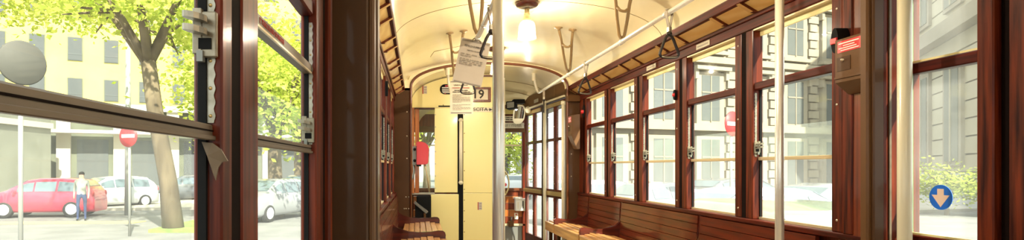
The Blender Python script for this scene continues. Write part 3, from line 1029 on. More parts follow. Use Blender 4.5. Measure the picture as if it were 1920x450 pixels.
# ------------------------------------------------------------------ front platform things
def pole(x, y, z0, z1, r, m, label, group=None, collars=()):
    t = thing('grab_pole', (x, y, z0), label, 'pole', group)
    bm = new()
    tube(bm, [(x, y, z0), (x, y, z1)], r, 24)
    obj('tube', bm, m, t)
    for z in (z0 + 0.02,):
        bm = new()
        lathe(bm, [(r, 0.03), (r * 1.5, 0.02), (r * 2.2, -0.005), (r * 2.2, -0.018)], (x, y, z), 20)
        obj('foot_flange', bm, m, t)
    if z1 > H + 0.9:
        bm = new()
        lathe(bm, [(r, -0.05), (r * 1.5, -0.035), (r * 2.0, -0.01), (r * 2.0, 0.015)], (x, y, z1), 20)
        obj('top_flange', bm, m, t)
    for z in collars:
        bm = new()
        lathe(bm, [(r, 0.022), (r * 1.35, 0.016), (r * 1.35, -0.016), (r, -0.022)], (x, y, z), 16)
        obj('collar', bm, m, t)
    return t


pole(0.291, 2.02, 0, H + ceil_h(0.291), 0.0212, 'chrome', 'thick steel grab pole standing in the middle foreground')
pole(1.59, 2.46, 0, H + ceil_h(1.59), 0.0178, 'chrome', 'steel grab pole in front of the nearest right window')
pole(1.735, 1.995, 0, H + 0.90, 0.0215, 'creamrail', 'cream upright pole beside the side door with blue sticker')
pole(1.60, 7.05, 0, H + 0.845, 0.021, 'creamrail', 'left of two cream poles at the front doors', None, (H + 0.82,))
pole(1.67, 6.42, 0, H + 0.755, 0.021, 'creamrail', 'right of two cream poles at the front doors next to the portal', None, (H + 0.74,))

mi = thing('rear_view_mirror', (1.42, 7.85, H + 0.58), 'oval rear-view mirror in a pale frame hanging above the windscreen', 'mirror')
my = 7.85
mx_, mz_ = (973 - 783) * my / F, H + (314 - 215) * my / F
bm = new()
ov = []
for k in range(24):
    a = 2 * PI * k / 24
    ca, sa = math.cos(a), math.sin(a)
    e = lambda v, p: math.copysign(abs(v) ** p, v)
    ov.append((mx_ + 0.083 * e(ca, 0.75) + 0.012 * e(sa, 1), my - 0.045 * e(sa, 0.75), mz_ + 0.128 * e(sa, 0.75)))
prism(bm, ov, (0.012, 0.03, 0.01))
obj('frame', bm, 'creamrail', mi)
bm = new()
prism(bm, [(mx_ + (x - mx_) * 0.82, y - 0.003, mz_ + (z - mz_) * 0.86) for x, y, z in ov], (0.001, 0.002, 0))
obj('mirror_face', bm, 'mirror', mi)
bm = new()
tube(bm, [(mx_ + 0.02, my + 0.02, mz_ + 0.10), (mx_ + 0.06, my + 0.10, mz_ + 0.20), (mx_ + 0.06, my + 0.2, mz_ + 0.26)], 0.010, 8)
obj('arm', bm, 'black', mi)
bxy = 7.6
bq = thing('black_speaker', (1.29, bxy, H + 0.78), 'small black loudspeaker box above the mirror', 'speaker')
X0 = (949 - 783) * bxy / F
bm = new()
prism(bm, [(X0, bxy, H + 0.79), (X0 + 0.12, bxy, H + 0.805), (X0 + 0.12, bxy, H + 0.905), (X0 - 0.005, bxy, H + 0.895)], (0.06, 0.14, 0.0))
bmesh.ops.bevel(bm, geom=bm.edges[:], offset=0.008, segments=1, affect='EDGES')
obj('case', bm, 'black', bq)
bm = new()
prism(bm, [(X0 + 0.012, bxy - 0.003, H + 0.805), (X0 + 0.107, bxy - 0.003, H + 0.817), (X0 + 0.107, bxy - 0.003, H + 0.89), (X0 + 0.008, bxy - 0.003, H + 0.882)], (0, 0.004, 0))
obj('grille', bm, 'grey', bq)
obj('bracket', B(X0 + 0.10, X0 + 0.26, bxy + 0.02, bxy + 0.12, H + 0.87, H + 0.93, 0.006), 'black', bq)
bm = new()
lathe(bm, [(0.0, -0.05), (0.032, -0.04), (0.042, 0.0), (0.036, 0.035), (0.0, 0.05)], (1.53, 7.75, H + 0.80), 16)
dm = tag(obj('dome_lamp', bm, 'creamrail', None, True), 'small cream dome lamp beside the mirror', 'lamp')
ld = bpy.data.lights.new('platform_fill_light', 'POINT')  # added fill that brightens the platform ceiling, set off the dome lamp
ld.energy = 0.4
ld.color = (1.0, 0.92, 0.78)
ld.shadow_soft_size = 0.012
lo = bpy.data.objects.new('platform_fill_light', ld)
C.objects.link(lo)
lo.parent = dm
lo.location = (-0.12, -0.08, -0.06)
# box, sticker, plug and hand wheel on the front dash
wbx = lambda px: (px - 783) * 8.16 / F
wbh = lambda py: H + (314 - py) * 8.16 / F
bxo = thing('ticket_box', (wbx(975), 8.16, wbh(396)), 'white metal box with a dark slot on the wooden dash', 'box')
obj('case', B(wbx(965), wbx(985), 8.09, 8.195, wbh(395), wbh(372), 0.008), 'white', bxo)
obj('lid', B(wbx(963), wbx(977), 8.05, 8.19, wbh(373), wbh(369.5), 0.004), 'white', bxo)
obj('slot', B(wbx(978), wbx(980), 8.086, 8.092, wbh(390), wbh(376)), 'black', bxo)
obj('label_plate', B(wbx(968.5), wbx(971.5), 8.086, 8.092, wbh(391), wbh(378)), 'paper2', bxo)
pls = thing('wall_plate', (wbx(968), 8.19, wbh(413)), 'small cream switch plate under the white box', 'switch')
obj('plate', B(wbx(965), wbx(972), 8.185, 8.198, wbh(411.5), wbh(399.5), 0.003), 'paper2', pls)
obj('red_mark', B(wbx(967), wbx(970), 8.182, 8.186, wbh(404), wbh(401)), 'redink', pls)
plg = thing('plug', (wbx(959), 8.16, wbh(430)), 'brown plug with a cable hanging on the wooden dash', 'plug')
bm = new()
box(bm, wbx(953), wbx(963), 8.12, 8.195, wbh(425), wbh(414), 0.01)
obj('plug_body', bm, 'brown_light', plg)
bm = new()
tube(bm, [(wbx(959), 8.14, wbh(424)), (wbx(960), 8.12, wbh(433)), (wbx(963), 8.12, wbh(443)), (wbx(964), 8.1, wbh(455))], 0.011, 8)
obj('cable', bm, 'grey', plg)
bm = new()
tube(bm, [(wbx(958), 8.15, wbh(415)), (wbx(959), 8.14, wbh(407))], 0.010, 8)
obj('upper_cable', bm, 'grey', plg)
hw = thing('brake_wheel', (1.15, 7.80, H - 0.42), 'thin brass hand brake wheel at the driver position', 'wheel')
bm = new()
cw = Vector((1.15, 7.82, H - 0.22))
tube(bm, [(cw.x + 0.13 * math.cos(a), cw.y + 0.03 * math.cos(a), cw.z + 0.20 * math.sin(a)) for a in [2 * PI * k / 28 for k in range(29)]], 0.010, 8, False)
obj('rim', bm, 'brass', hw)
for k in range(4):
    a = PI / 4 + k * PI / 2
    bm = new()
    tube(bm, [cw, (cw.x + 0.13 * math.cos(a), cw.y + 0.03 * math.cos(a), cw.z + 0.20 * math.sin(a))], 0.007, 6)
    obj('spoke', bm, 'brass', hw)
bm = new()
tube(bm, [(cw.x, cw.y, cw.z), (cw.x, cw.y + 0.1, cw.z), (cw.x, cw.y + 0.1, 0.0)], 0.02, 8)
obj('column', bm, 'grey', hw)

# ================================================================== side door on the right
def side_leaf(idx, y0, y1, label, x=1.86):
    d = thing('door_%d' % idx, (x, (y0 + y1) / 2, 0), label, kind='structure')
    for a, b in ((y0, y0 + 0.055), (y1 - 0.05, y1)):
        obj('stile', B(x - 0.02, x + 0.03, a, b, 0.0, H + 0.74, 0.004), 'mahog_z', d)
    for h0, h1 in ((-H, -0.92), (-0.32, -0.25), (0.348, 0.388), (0.70, 0.74)):
        obj('rail', B(x - 0.018, x + 0.028, y0 + 0.05, y1 - 0.045, H + h0, H + h1, 0.004), 'mahog_y', d)
    for h0, h1, m in ((-0.92, -0.32, 'dirty2'), (-0.25, 0.348, 'dirty2'), (0.388, 0.70, 'dirty2')):
        p = obj('pane', B(x, x + 0.005, y0 + 0.055, y1 - 0.05, H + h0, H + h1), m, d)
        if h0 > -0.9:
            obj('glazing_bead', B(x - 0.010, x, y1 - 0.054, y1 - 0.049, H + h0, H + h1), mat_bead, d)
            obj('glazing_bead', B(x - 0.010, x, y0 + 0.054, y1 - 0.05, H + h0, H + h0 + 0.008), 'strip', d)
    return d


M['greenbead'] = mat('green_glass_edge', (0.16, 0.27, 0.12), 0.3)
mat_bead = 'greenbead'
leaf1 = side_leaf(3, 1.79, 2.155, 'leaf of the side door bearing the blue arrow sticker')
leaf2 = side_leaf(4, 1.385, 1.745, 'second leaf of the side door at the right edge of the photo')
side_leaf(5, 1.01, 1.37, 'third leaf of the side door, outside the photo')
side_leaf(6, 0.60, 0.965, 'last leaf of the side door, outside the photo')
for k, y in enumerate((1.767, 0.987)):
    t = thing('trim_%d' % (9 + k), (1.88, y, 0), ['dark hinge post between the side door leaves', 'dark hinge post between the rear side door leaves'][k], kind='structure')
    obj('hinge_post', B(1.865, 1.92, y - 0.022, y + 0.022, 0, H + 0.74), 'void', t)
t = thing('trim_11', (1.84, 0.56, 0), 'mahogany post behind the side door', kind='structure')
obj('post', B(1.74, 1.92, 0.50, 0.60, 0, H + 0.90, 0.005), 'mahog_z', t)
stk = thing('arrow_sticker', (1.857, 1.99, H - 0.155), 'round blue sticker with a pale arrow pointing down on door glass', 'sticker')
sy, sz = 1.99, H - 0.106
bm = new()
prism(bm, [(1.8585, sy + 0.0445 * math.cos(2 * PI * k / 32), sz + 0.0445 * math.sin(2 * PI * k / 32)) for k in range(32)], (0.0012, 0, 0))
obj('disc', bm, 'blue', stk)
bm = new()
ar = [(-0.0125, 0.030), (0.0125, 0.030), (0.0125, 0.008), (0.034, 0.008), (0.0, -0.035), (-0.034, 0.008), (-0.0125, 0.008)]
prism(bm, [(1.8578, sy - a, sz + b) for a, b in ar], (0.0008, 0, 0))
obj('arrow', bm, 'peach', stk)

# rear end wall behind the viewer
t = thing('wall_rear', (CX, -3.0, 0), 'rear end wall behind the viewer', kind='structure')
obj('lower_panel', B(-0.35, 1.95, -3.06, -3.0, 0, H - 0.25), 'panelwood', t)
obj('upper_panel', B(-0.35, 1.95, -3.06, -3.0, H + 0.75, H + 1.3), 'yellow', t)
for x in (-0.33, 0.40, 1.10, 1.85):
    obj('window_post', B(x - 0.05, x + 0.05, -3.06, -3.0, H - 0.25, H + 0.75), 'mahog_z', t)
obj('rear_glass', B(-0.3, 1.9, -3.04, -3.035, H - 0.25, H + 0.75), 'glass', t)

# ================================================================== ceiling lamps
def lamp(y, label, light=True):
    z = H + ceil_h(CX)
    t = thing('ceiling_lamp', (CX, y, z), label, 'lamp', 'bell lamps along the ceiling', local=True)
    bm = new()
    lathe(bm, [(0.0, 0.004), (0.080, 0.004), (0.084, -0.012), (0.074, -0.030), (0.050, -0.038), (0.0, -0.040)], (0, 0, 0), 28)
    obj('rose', bm, 'mahog_x', t)
    bm = new()
    lathe(bm, [(0.055, -0.036), (0.060, -0.046), (0.050, -0.064), (0.024, -0.070), (0.0, -0.070)], (0, 0, 0), 24)
    obj('collar', bm, 'lampglass', t)
    bm = new()
    lathe(bm, [(0.0, -0.04), (0.017, -0.04), (0.018, -0.078), (0.023, -0.086), (0.018, -0.094), (0.025, -0.102), (0.026, -0.118), (0.031, -0.122), (0.031, -0.130), (0.0, -0.130)], (0, 0, 0), 20)
    obj('socket', bm, 'sashpale', t)
    bm = new()
    pr_ = [(0.026, -0.124), (0.040, -0.132), (0.053, -0.150), (0.059, -0.175), (0.061, -0.215), (0.064, -0.250), (0.066, -0.262)]
    lathe(bm, pr_ + [(r - 0.002, z_) for r, z_ in pr_[::-1]], (0, 0, 0), 28)
    obj('bell_shade', bm, 'lampglass', t)
    bm = new()
    lathe(bm, [(0.0, -0.128), (0.012, -0.13), (0.016, -0.15), (0.026, -0.175), (0.026, -0.19), (0.016, -0.208), (0.0, -0.213)], (0, 0, 0), 16)
    obj('bulb', bm, M['bulb'], t)
    if light:
        ld = bpy.data.lights.new('lamp_fill_light', 'POINT')  # lamps look unlit; light added to balance the interior against the street
        ld.energy = LAMP_W
        ld.color = (1.0, 0.90, 0.74)
        ld.shadow_soft_size = 0.012
        lo = bpy.data.objects.new('lamp_fill_light', ld)
        C.objects.link(lo)
        lo.parent = t
        lo.location = (0, 0, -0.236)
    return t


m = bpy.data.materials.new('bulb_glow')
m.use_nodes = True
b_ = m.node_tree.nodes['Principled BSDF']
b_.inputs['Base Color'].default_value = (1, 0.95, 0.85, 1)
b_.inputs['Emission Color'].default_value = (1, 0.86, 0.62, 1)
b_.inputs['Emission Strength'].default_value = 0.35
M['bulb'] = m
lamp(4.02, 'clear bell-shaped ceiling lamp on a dark rose, nearest of the lamps in view')
lamp(5.55, 'farther bell-shaped ceiling lamp mostly hidden behind the steel pole')
lamp(2.45, 'unseen bell-shaped ceiling lamp added overhead to light the interior')  # out of view, there only for its light
lamp(-0.9, 'unseen bell-shaped ceiling lamp added behind the viewer to light the interior')  # also unseen, added as interior fill

# ================================================================== overhead rails, brackets
def overhead(x, h, y0, y1, label, brk, end):
    z = H + h
    t = thing('overhead_rail', (x, (y0 + y1) / 2, z), label, 'handrail')
    bm = new()
    ye = y1
    pts = [(x, y0, z), (x, ye - 0.10, z), (x - 0.004, ye - 0.04, z + 0.008), (x - 0.012, ye, z + 0.05), (x - 0.03, ye + 0.02, z + 0.13), (x - 0.04, ye + 0.03, end)]
    tube(bm, pts, 0.0145, 14)
    obj('rail', bm, 'chrome', t)
    bm = new()
    lathe(bm, [(0.018, -0.09), (0.024, -0.08), (0.024, -0.012), (0.034, 0.0), (0.034, 0.012)], (x - 0.04, ye + 0.03, end), 14)
    obj('end_socket', bm, 'creamrail', t)
    for (yb, xa, xb, yt) in brk:
        bm = new()
        za, zb = H + ceil_h(xa), H + ceil_h(xb)
        lo = Vector((x, yb, z + 0.012))
        A, Bv = Vector((xa, yt, za)), Vector((xb, yt, zb))
        def arm(P, s):
            return [P, P.lerp(lo, 0.25) + Vector((0.0, 0, 0.0)), P.lerp(lo, 0.55) + Vector((s * 0.008, 0, 0)), P.lerp(lo, 0.88) + Vector((s * 0.012, 0, 0)), lo]
        tube(bm, arm(A, -1), 0.0115, 8)
        tube(bm, arm(Bv, 1), 0.0115, 8)
        c0, c1 = A.lerp(lo, 0.32), Bv.lerp(lo, 0.32)
        mid = (c0 + c1) / 2 + Vector((0, 0, -0.025))
        tube(bm, [c0, c0.lerp(mid, 0.6) + Vector((0, 0, -0.008)), mid, c1.lerp(mid, 0.6) + Vector((0, 0, -0.008)), c1], 0.0100, 8)
        br = obj('bracket', bm, 'bracket', t)
        for P in (A, Bv):
            bm = new()
            lathe(bm, [(0.010, -0.02), (0.014, -0.012), (0.036, -0.004), (0.036, 0.006)], P, 14)
            obj('ceiling_foot', bm, 'bracket', br)
        bm = new()
        tube(bm, [(x, yb - 0.03, z), (x, yb + 0.03, z)], 0.019, 12)
        obj('clamp', bm, 'chrome', br)
    for yj in (y0 + 1.4, y0 + 2.6):
        bm = new()
        tube(bm, [(x, yj - 0.02, z), (x, yj + 0.02, z)], 0.018, 12)
        obj('joint', bm, 'chrome', t)
    return t


RX, RH = 1.42, 0.875
LX, LH = 0.38, 0.82
overhead(RX, RH, 0.6, 6.62, 'long steel overhead handrail on the right carrying strap hangers',
         [(5.27, 1.17, 1.29, 4.65), (3.90, 1.26, 1.38, 3.60), (2.4, 1.26, 1.38, 2.1)], H + 1.12)
overhead(LX, LH, 0.6, 6.30, 'long steel overhead handrail on the left carrying the paper notices',
         [(5.50, 0.27, 0.39, 4.76), (3.53, 0.27, 0.39, 3.25), (2.0, 0.27, 0.39, 1.7)], H + 1.13)

# strap hangers
def strap(x, y, z, label, rot=0.0, tilt=0.0):
    t = thing('strap_hanger', (x, y, z), label, 'strap', 'strap hangers on the overhead rails', local=True)
    t.rotation_euler = (0, tilt, rot)
    bm = new()
    # webbing loop over the rail
    for s in (-1, 1):
        pts = [(s * 0.017, 0, 0.006), (s * 0.016, 0, -0.02), (s * 0.009, 0, -0.06), (s * 0.004, 0, -0.085)]
        for p, q in zip(pts[:-1], pts[1:]):
            prism(bm, [(p[0] - 0.002, -0.011, p[2]), (p[0] + 0.002, -0.011, p[2]), (q[0] + 0.002, -0.011, q[2]), (q[0] - 0.002, -0.011, q[2])], (0, 0.022, 0))
    box(bm, -0.019, 0.019, -0.011, 0.011, 0.0148, 0.0185)
    obj('webbing', bm, 'strap', t)
    bm = new()
    box(bm, -0.010, 0.010, -0.012, 0.012, -0.112, -0.082, 0.003)
    obj('buckle', bm, 'rackmetal', t)
    bm = new()
    lathe(bm, [(0.0, -0.108), (0.013, -0.11), (0.016, -0.124), (0.010, -0.132), (0.0, -0.132)], (0, 0, 0), 12)
    obj('ferrule', bm, 'loop', t)
    bm = new()
    L = [(0.0, -0.128), (0.014, -0.134), (0.026, -0.155), (0.042, -0.195), (0.054, -0.228), (0.055, -0.240), (0.047, -0.250), (0.025, -0.2545), (0.0, -0.2555)]
    full = L + [(-a, b) for a, b in L[::-1][1:]]
    tube(bm, [(a, 0, b) for a, b in full], 0.0080, 8, False)
    obj('loop', bm, 'loop', t)
    bm = new()
    tube(bm, [(a, -0.0045, b) for a, b in [(-0.047, -0.2505), (-0.025, -0.2548), (0.0, -0.256), (0.025, -0.2548), (0.047, -0.2505)]], 0.0045, 6)
    obj('wear_strip', bm, 'rackmetal', t)
    return t


strap(RX, 3.16, H + RH, 'strap hanger on the right rail, nearest and largest on that side', 0.1)
strap(RX, 4.72, H + RH, 'strap hanger on the right rail above the farthest windows', 0.15, 0.05)
strap(RX, 6.30, H + RH, 'farthest strap hanger, seen nearly edge-on before the front doors', 1.35)
strap(LX, 2.89, H + LH, 'strap hanger on the left rail partly behind the steel pole', 0.1)
strap(LX + 0.005, 4.28, H + LH, 'strap hanger on the left rail between the two paper notices', 0.05)

# ================================================================== paper notices
def notice(cx, y, cz, w_, h_, tilt, pm, label):
    """sheet facing the camera, turned in its plane by tilt"""
    t = thing('paper_notice', (cx, y, cz), label, 'notice')
    r = Vector((math.cos(tilt), 0, math.sin(tilt)))
    u = Vector((-math.sin(tilt), 0, math.cos(tilt)))
    c = Vector((cx, y, cz))
    bm = new()
    # gently curled sheet with thickness
    rows_, n = [], 8
    for s in (0, 1):
        rw = []
        for i in range(n + 1):
            v = -h_ / 2 + h_ * i / n
            bow = 0.006 * math.sin(PI * i / n) + s * 0.0012
            rw.append([bm.verts.new(c + r * a + u * v + Vector((0, bow, 0))) for a in (-w_ / 2, w_ / 2)])
        rows_.append(rw)
    for s in (0, 1):
        for i in range(n):
            a, b = rows_[s][i], rows_[s][i + 1]
            bm.faces.new((a[0], a[1], b[1], b[0]))
    for i in range(n):
        for e in (0, 1):
            bm.faces.new((rows_[0][i][e], rows_[0][i + 1][e], rows_[1][i + 1][e], rows_[1][i][e]))
    for i in (0, n):
        bm.faces.new((rows_[0][i][0], rows_[0][i][1], rows_[1][i][1], rows_[1][i][0]))
    obj('sheet', bm, pm, t)
    return t, c, r, u


y = 3.55
cN = ((884 - 783) * y / F, H + (314 - 117) * y / F)
t, c, r, u = notice(cN[0], y, cN[1], 0.188, 0.285, -0.215, 'paper', 'larger tilted white notice headed RETE DI SUPERFICIE hanging on left rail')
o_ = c + Vector((0, -0.0015, 0))
text('heading', 'RETE DI SUPERFICIE', 0.017, o_ + u * 0.098, r, u, 'ink', t, width=0.130)
text('date_line', 'SABATO 2 GIUGNO', 0.011, o_ + u * 0.071, r, u, 'ink', t, width=0.088)
bm = new()
random.seed(11)
rows = printed(-0.078, 0.075, 0.046, 0.0045, 4, 0.3) + printed(-0.078, -0.005, 0.034, 0.0045, 3, 0.15) + printed(-0.078, 0.075, 0.014, 0.0045, 8, 0.3) + printed(-0.078, 0.075, 0.003, 0.004, 6, 0.3) + printed(-0.078, 0.075, -0.008, 0.0045, 5, 0.3) + printed(-0.078, 0.012, -0.019, 0.0045, 4, 0.15)
bars(bm, o_, r, u, rows)
obj('print', bm, 'greyink', t)
bm = new()
bars(bm, o_, r, u, [(-0.088, 0.088, 0.132, 0.010), (-0.086, 0.086, -0.136, 0.009)], 0.002)
obj('edge_band', bm, 'greyink', t)
bm = new()
for a in (-0.02, 0.03):
    P = c + r * a + u * 0.132
    tube(bm, [P + Vector((0, -0.003, -0.004)), P + Vector((0, -0.006, 0.01)), Vector((LX - 0.02, y, H + LH)) + Vector((0, 0, 0.0))], 0.0035, 6)
obj('cable_tie', bm, 'rackmetal', t)

y = 4.98
cN = ((865.5 - 783) * y / F, H + (314 - 182.5) * y / F)
t, c, r, u = notice(cN[0], y, cN[1], 0.206, 0.297, 0.0, 'paper2', 'smaller upright cream notice headed LINEA below the tilted notice')
o_ = c + Vector((0, -0.0015, 0))
text('heading', 'LINEA', 0.020, o_ + u * 0.108 + r * -0.042, r, u, 'ink', t, width=0.055)
bm = new()
bars(bm, o_, r, u, printed(-0.012, 0.06, 0.108, 0.009, 2) + [(-0.098, -0.03, 0.138, 0.008), (-0.02, 0.09, 0.138, 0.005), (-0.095, 0.088, -0.138, 0.009)])
obj('band', bm, 'greyink', t)['kind'] = 'stuff'
bm = new()
bars(bm, o_, r, u, printed(-0.082, 0.08, 0.084, 0.006, 2))
obj('red_line', bm, 'redink', t)
bm = new()
rows = printed(-0.065, 0.06, 0.062, 0.006, 4) + printed(-0.08, 0.08, 0.048, 0.006, 5)
bars(bm, o_, r, u, rows)
obj('subheading', bm, 'ink', t)
bm = new()
rows = []
for k, v in enumerate([0.024, 0.013, 0.002, -0.009, -0.020, -0.031, -0.042, -0.066, -0.077, -0.090, -0.101, -0.112]):
    rows += printed(-0.08, 0.08 if k not in (1, 6, 8, 11) else 0.0, v, 0.0035, 7, 0.15)
bars(bm, o_, r, u, rows)
obj('print', bm, 'greyink', t)
bm = new()
tube(bm, [c + u * 0.146 + Vector((-0.03, -0.002, 0)), (LX - 0.01, y, H + LH + 0.01)], 0.003, 6)
tube(bm, [c + u * 0.146 + Vector((0.03, -0.002, 0)), (LX + 0.01, y, H + LH + 0.01)], 0.003, 6)
obj('cable_tie', bm, 'rackmetal', t)

# ================================================================== benches
def bench(sg, y0, y1, divs, label):
    """sg=+1 right wall, -1 left wall. X measured inward from the wall face."""
    X = (lambda d: 1.785 - d) if sg > 0 else (lambda d: -0.225 + d * (1.0 if d < 0.05 else 1.24))
    t = thing('slatted_bench', (X(0.18), (y0 + y1) / 2, 0), label, 'bench')
    cuts = [y0] + divs + [y1]
    for a, b in zip(cuts[:-1], cuts[1:]):
        a2, b2 = a + 0.017, b - 0.017
        nb = 6
        for k in range(nb):
            z1 = SILL - 0.030 - k * 0.055
            z0 = z1 - 0.0515
            d1 = 0.004 + 0.004 * k
            d0 = d1 + 0.0035
            bm = new()
            prism(bm, [(X(d1), a2, H + z1), (X(d1 - 0.018), a2, H + z1), (X(d0 - 0.018), a2, H + z0), (X(d0), a2, H + z0)], (0, b2 - a2, 0))
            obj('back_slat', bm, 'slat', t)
        ns = 7
        for k in range(ns):
            d0 = 0.07 + k * 0.044
            zz = SILL - 0.318 + (0.006 * k if k < 5 else 0.024 - 0.010 * (k - 4))
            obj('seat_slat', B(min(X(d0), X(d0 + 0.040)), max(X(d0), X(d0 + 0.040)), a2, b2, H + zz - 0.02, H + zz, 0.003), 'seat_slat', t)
        d0 = 0.07 + ns * 0.044
        obj('front_rail', B(min(X(d0 - 0.03), X(d0 - 0.005)), max(X(d0 - 0.03), X(d0 - 0.005)), a2, b2, H + SILL - 0.41, H + SILL - 0.322, 0.004), 'seat_slat', t)
    for y in divs:
        pts = [(-0.002, -0.008), (0.001, -0.10), (0.006, -0.165), (0.020, -0.208), (0.055, -0.238), (0.12, -0.256), (0.19, -0.262), (0.27, -0.258), (0.325, -0.248), (0.352, -0.250), (0.366, -0.264), (0.371, -0.287), (0.368, -0.317), (0.360, -0.344), (0.352, -0.348), (0.345, -0.334), (0.330, -0.326), (0.28, -0.330), (0.10, -0.36), (0.02, -0.36), (-0.010, -0.26), (-0.020, -0.10), (-0.022, -0.008)]
        bm = new()
        prism(bm, [(X(d), y - 0.016, H + SILL + h) for d, h in pts], (0, 0.032, 0))
        eds = [e for e in bm.edges if abs(e.verts[0].co.y - e.verts[1].co.y) < 1e-6]
        bmesh.ops.bevel(bm, geom=eds, offset=0.006, segments=2, affect='EDGES')
        obj('armrest', bm, 'mahog_x', t)
    for y in [y0 + 0.05] + divs + [y1 - 0.05]:
        obj('leg', B(min(X(0.30), X(0.335)), max(X(0.30), X(0.335)), y - 0.02, y + 0.02, 0.0, H + SILL - 0.40, 0.004), 'brown', t)
    obj('under_panel', B(min(X(0.03), X(0.06)), max(X(0.03), X(0.06)), y0, y1, 0.0, H + SILL - 0.40), 'panelwood', t)
    return t


bench(1, 2.49, 6.22, [3.543, 4.906, 5.82], 'long slatted mahogany bench under the right windows')
bench(-1, 2.36, 6.22, [3.38, 4.67, 5.95], 'slatted mahogany bench under the left windows beyond the post')

# ================================================================== fittings on posts and header
def plate(y, w_, label):
    p = thing('header_plate', (1.795, y, H + 0.755), label, 'plate', 'small metal plates on the right header')
    obj('plate', B(1.7915, 1.7955, y - w_ / 2, y + w_ / 2, H + 0.753, H + 0.787, 0.0008), 'plate', p)
    bm = new()
    bars(bm, (1.7912, y + w_ * 0.4, H + 0.77), (0, -1, 0), (0, 0, 1), [(0, w_ * 0.8, 0.0, 0.008)], 0.0004)
    obj('engraving', bm, 'greyink', p)


plate(3.52, 0.165, 'metal plate on the right header nearest the steel pole')
plate(4.30, 0.165, 'metal plate on the right header above the middle window')
for (x, y, h, label) in ((1.797, 3.90, 0.505, 'dark oval stop button with red edge on the second right window pillar'),):
    b = thing('stop_button', (x, y, H + h - 0.04), label, 'button')
    bm = new()
    pts = []
    for k in range(20):
        a = 2 * PI * k / 20
        pts.append((x - 0.012, y + 0.017 * math.cos(a), H + h + 0.036 * math.sin(a)))
    prism(bm, pts, (0.016, 0, 0))
    obj('housing', bm, 'black', b)
    bm = new()
    lathe(bm, [(0.0, -0.022), (0.010, -0.020), (0.013, -0.010)], (x - 0.002, y - 0.002, H + h), 14, 'X')
    obj('push_cap', bm, 'red', b)
bl = thing('stop_button', (-0.25, 4.55, H + 0.58), 'black oval stop button on a far left window pillar', 'button')
bm = new()
prism(bm, [(-0.255, 4.40 + 0.02 * math.cos(2 * PI * k / 20), H + 0.62 + 0.06 * math.sin(2 * PI * k / 20)) for k in range(20)], (0.022, 0, 0))
obj('housing', bm, 'black', bl)
bm = new()
lathe(bm, [(0.010, 0.0), (0.008, 0.010), (0.0, 0.012)], (-0.233, 4.40, H + 0.62), 12, 'X')
obj('push_cap', bm, 'brown', bl)


def handle_box(x, y0, y1, h0, h1, label, depth, small=False):
    """emergency handle box: bevelled casing with tapering chin, red label, knob recess"""
    t = thing('emergency_box', (x, (y0 + y1) / 2, H + h0), label, 'box')
    hm = h0 + (h1 - h0) * (0.30 if not small else 0.45)
    bm = new()
    pr_ = [(x - depth, h1), (x, h1 + 0.012), (x + 0.03, h1 + 0.012), (x + 0.03, h0), (x, h0), (x - depth, hm - 0.02), (x - depth, hm)]
    prism(bm, [(a, y0, H + b) for a, b in pr_], (0, y1 - y0, 0))
    obj('casing', bm, 'brown_light', t)
    xf = x - depth
    obj('chin_ridge', B(xf - 0.004, xf + 0.004, y0, y1, H + hm - 0.006, H + hm + 0.002), 'brown_light', t)
    L = (y1 - y0)
    hr = h1 - hm
    lb = obj('warning_label', B(xf - 0.0015, xf, y0 + L * 0.10, y1 - L * 0.10, H + h1 - hr * 0.36, H + h1 - hr * 0.06), 'red', t)
    bm = new()
    ro = (xf - 0.0016, y1 - L * 0.14, H + h1 - hr * 0.21)
    k_ = hr * 0.3
    bars(bm, ro, (0, -1, 0), (0, 0, 1), [(0, L * 0.7, k_ * 0.28, k_ * 0.10), (L * 0.15, L * 0.55, k_ * 0.06, k_ * 0.08), (0.0, L * 0.62, -k_ * 0.14, k_ * 0.08), (L * 0.08, L * 0.7, -k_ * 0.33, k_ * 0.08)], 0.0006)
    obj('label_print', bm, 'white', lb)
    obj('recess_plate', B(xf - 0.002, xf, y0 + L * 0.45, y1 - L * 0.08, H + hm + hr * 0.16, H + hm + hr * 0.52), 'brown', t)
    bm = new()
    lathe(bm, [(0.0, -0.012), (0.005, -0.010), (0.007, 0.0)], (xf, y0 + L * 0.70, H + hm + hr * 0.44), 12, 'X')
    obj('knob', bm, 'screw', t)
    return t


handle_box(1.770, 2.150, 2.300, 0.30, 0.52, 'brown emergency handle box with red label on the near right post', 0.055)
b = thing('stop_button', (1.765, 2.36, H + 0.48), 'black stop button with red cap above the near emergency box', 'button')
bm = new()
prism(bm, [(1.725 + 0.0, 2.318 + 0.020 * math.cos(2 * PI * k / 20), H + 0.525 + 0.052 * math.sin(2 * PI * k / 20)) for k in range(20)], (0.05, 0, 0))
obj('housing', bm, 'black', b)
bm = new()
box(bm, 1.719, 1.727, 2.300, 2.336, H + 0.510, H + 0.535, 0.002)
obj('push_cap', bm, 'red', b)
handle_box(1.715, 6.02, 6.16, 0.20, 0.56, 'brown emergency box with red label beside the arched portal', 0.06, True)
b = thing('stop_button', (1.70, 5.97, H + 0.5), 'red stop button beside the portal emergency box', 'button')
bm = new()
lathe(bm, [(0.0, -0.03), (0.018, -0.028), (0.020, 0.0)], (1.79, 6.035, H + 0.60), 14, 'X')
obj('push_cap', bm, 'red', b)
bm = new()
prism(bm, [(1.785, 6.035 + 0.035 * math.cos(2 * PI * k / 20), H + 0.60 + 0.07 * math.sin(2 * PI * k / 20)) for k in range(20)], (0.02, 0, 0))
obj('housing', bm, 'black', b)

# ================================================================== OUTDOORS
st = obj('street', B(-70, 90, -40, 140, STREET - 0.2, STREET), 'asphalt')
tag(st, 'grey asphalt street around the tram', kind='structure')


def gp(px, Y, h=None):
    return Vector(((px - 783) * Y / F, Y, STREET if h is None else h))


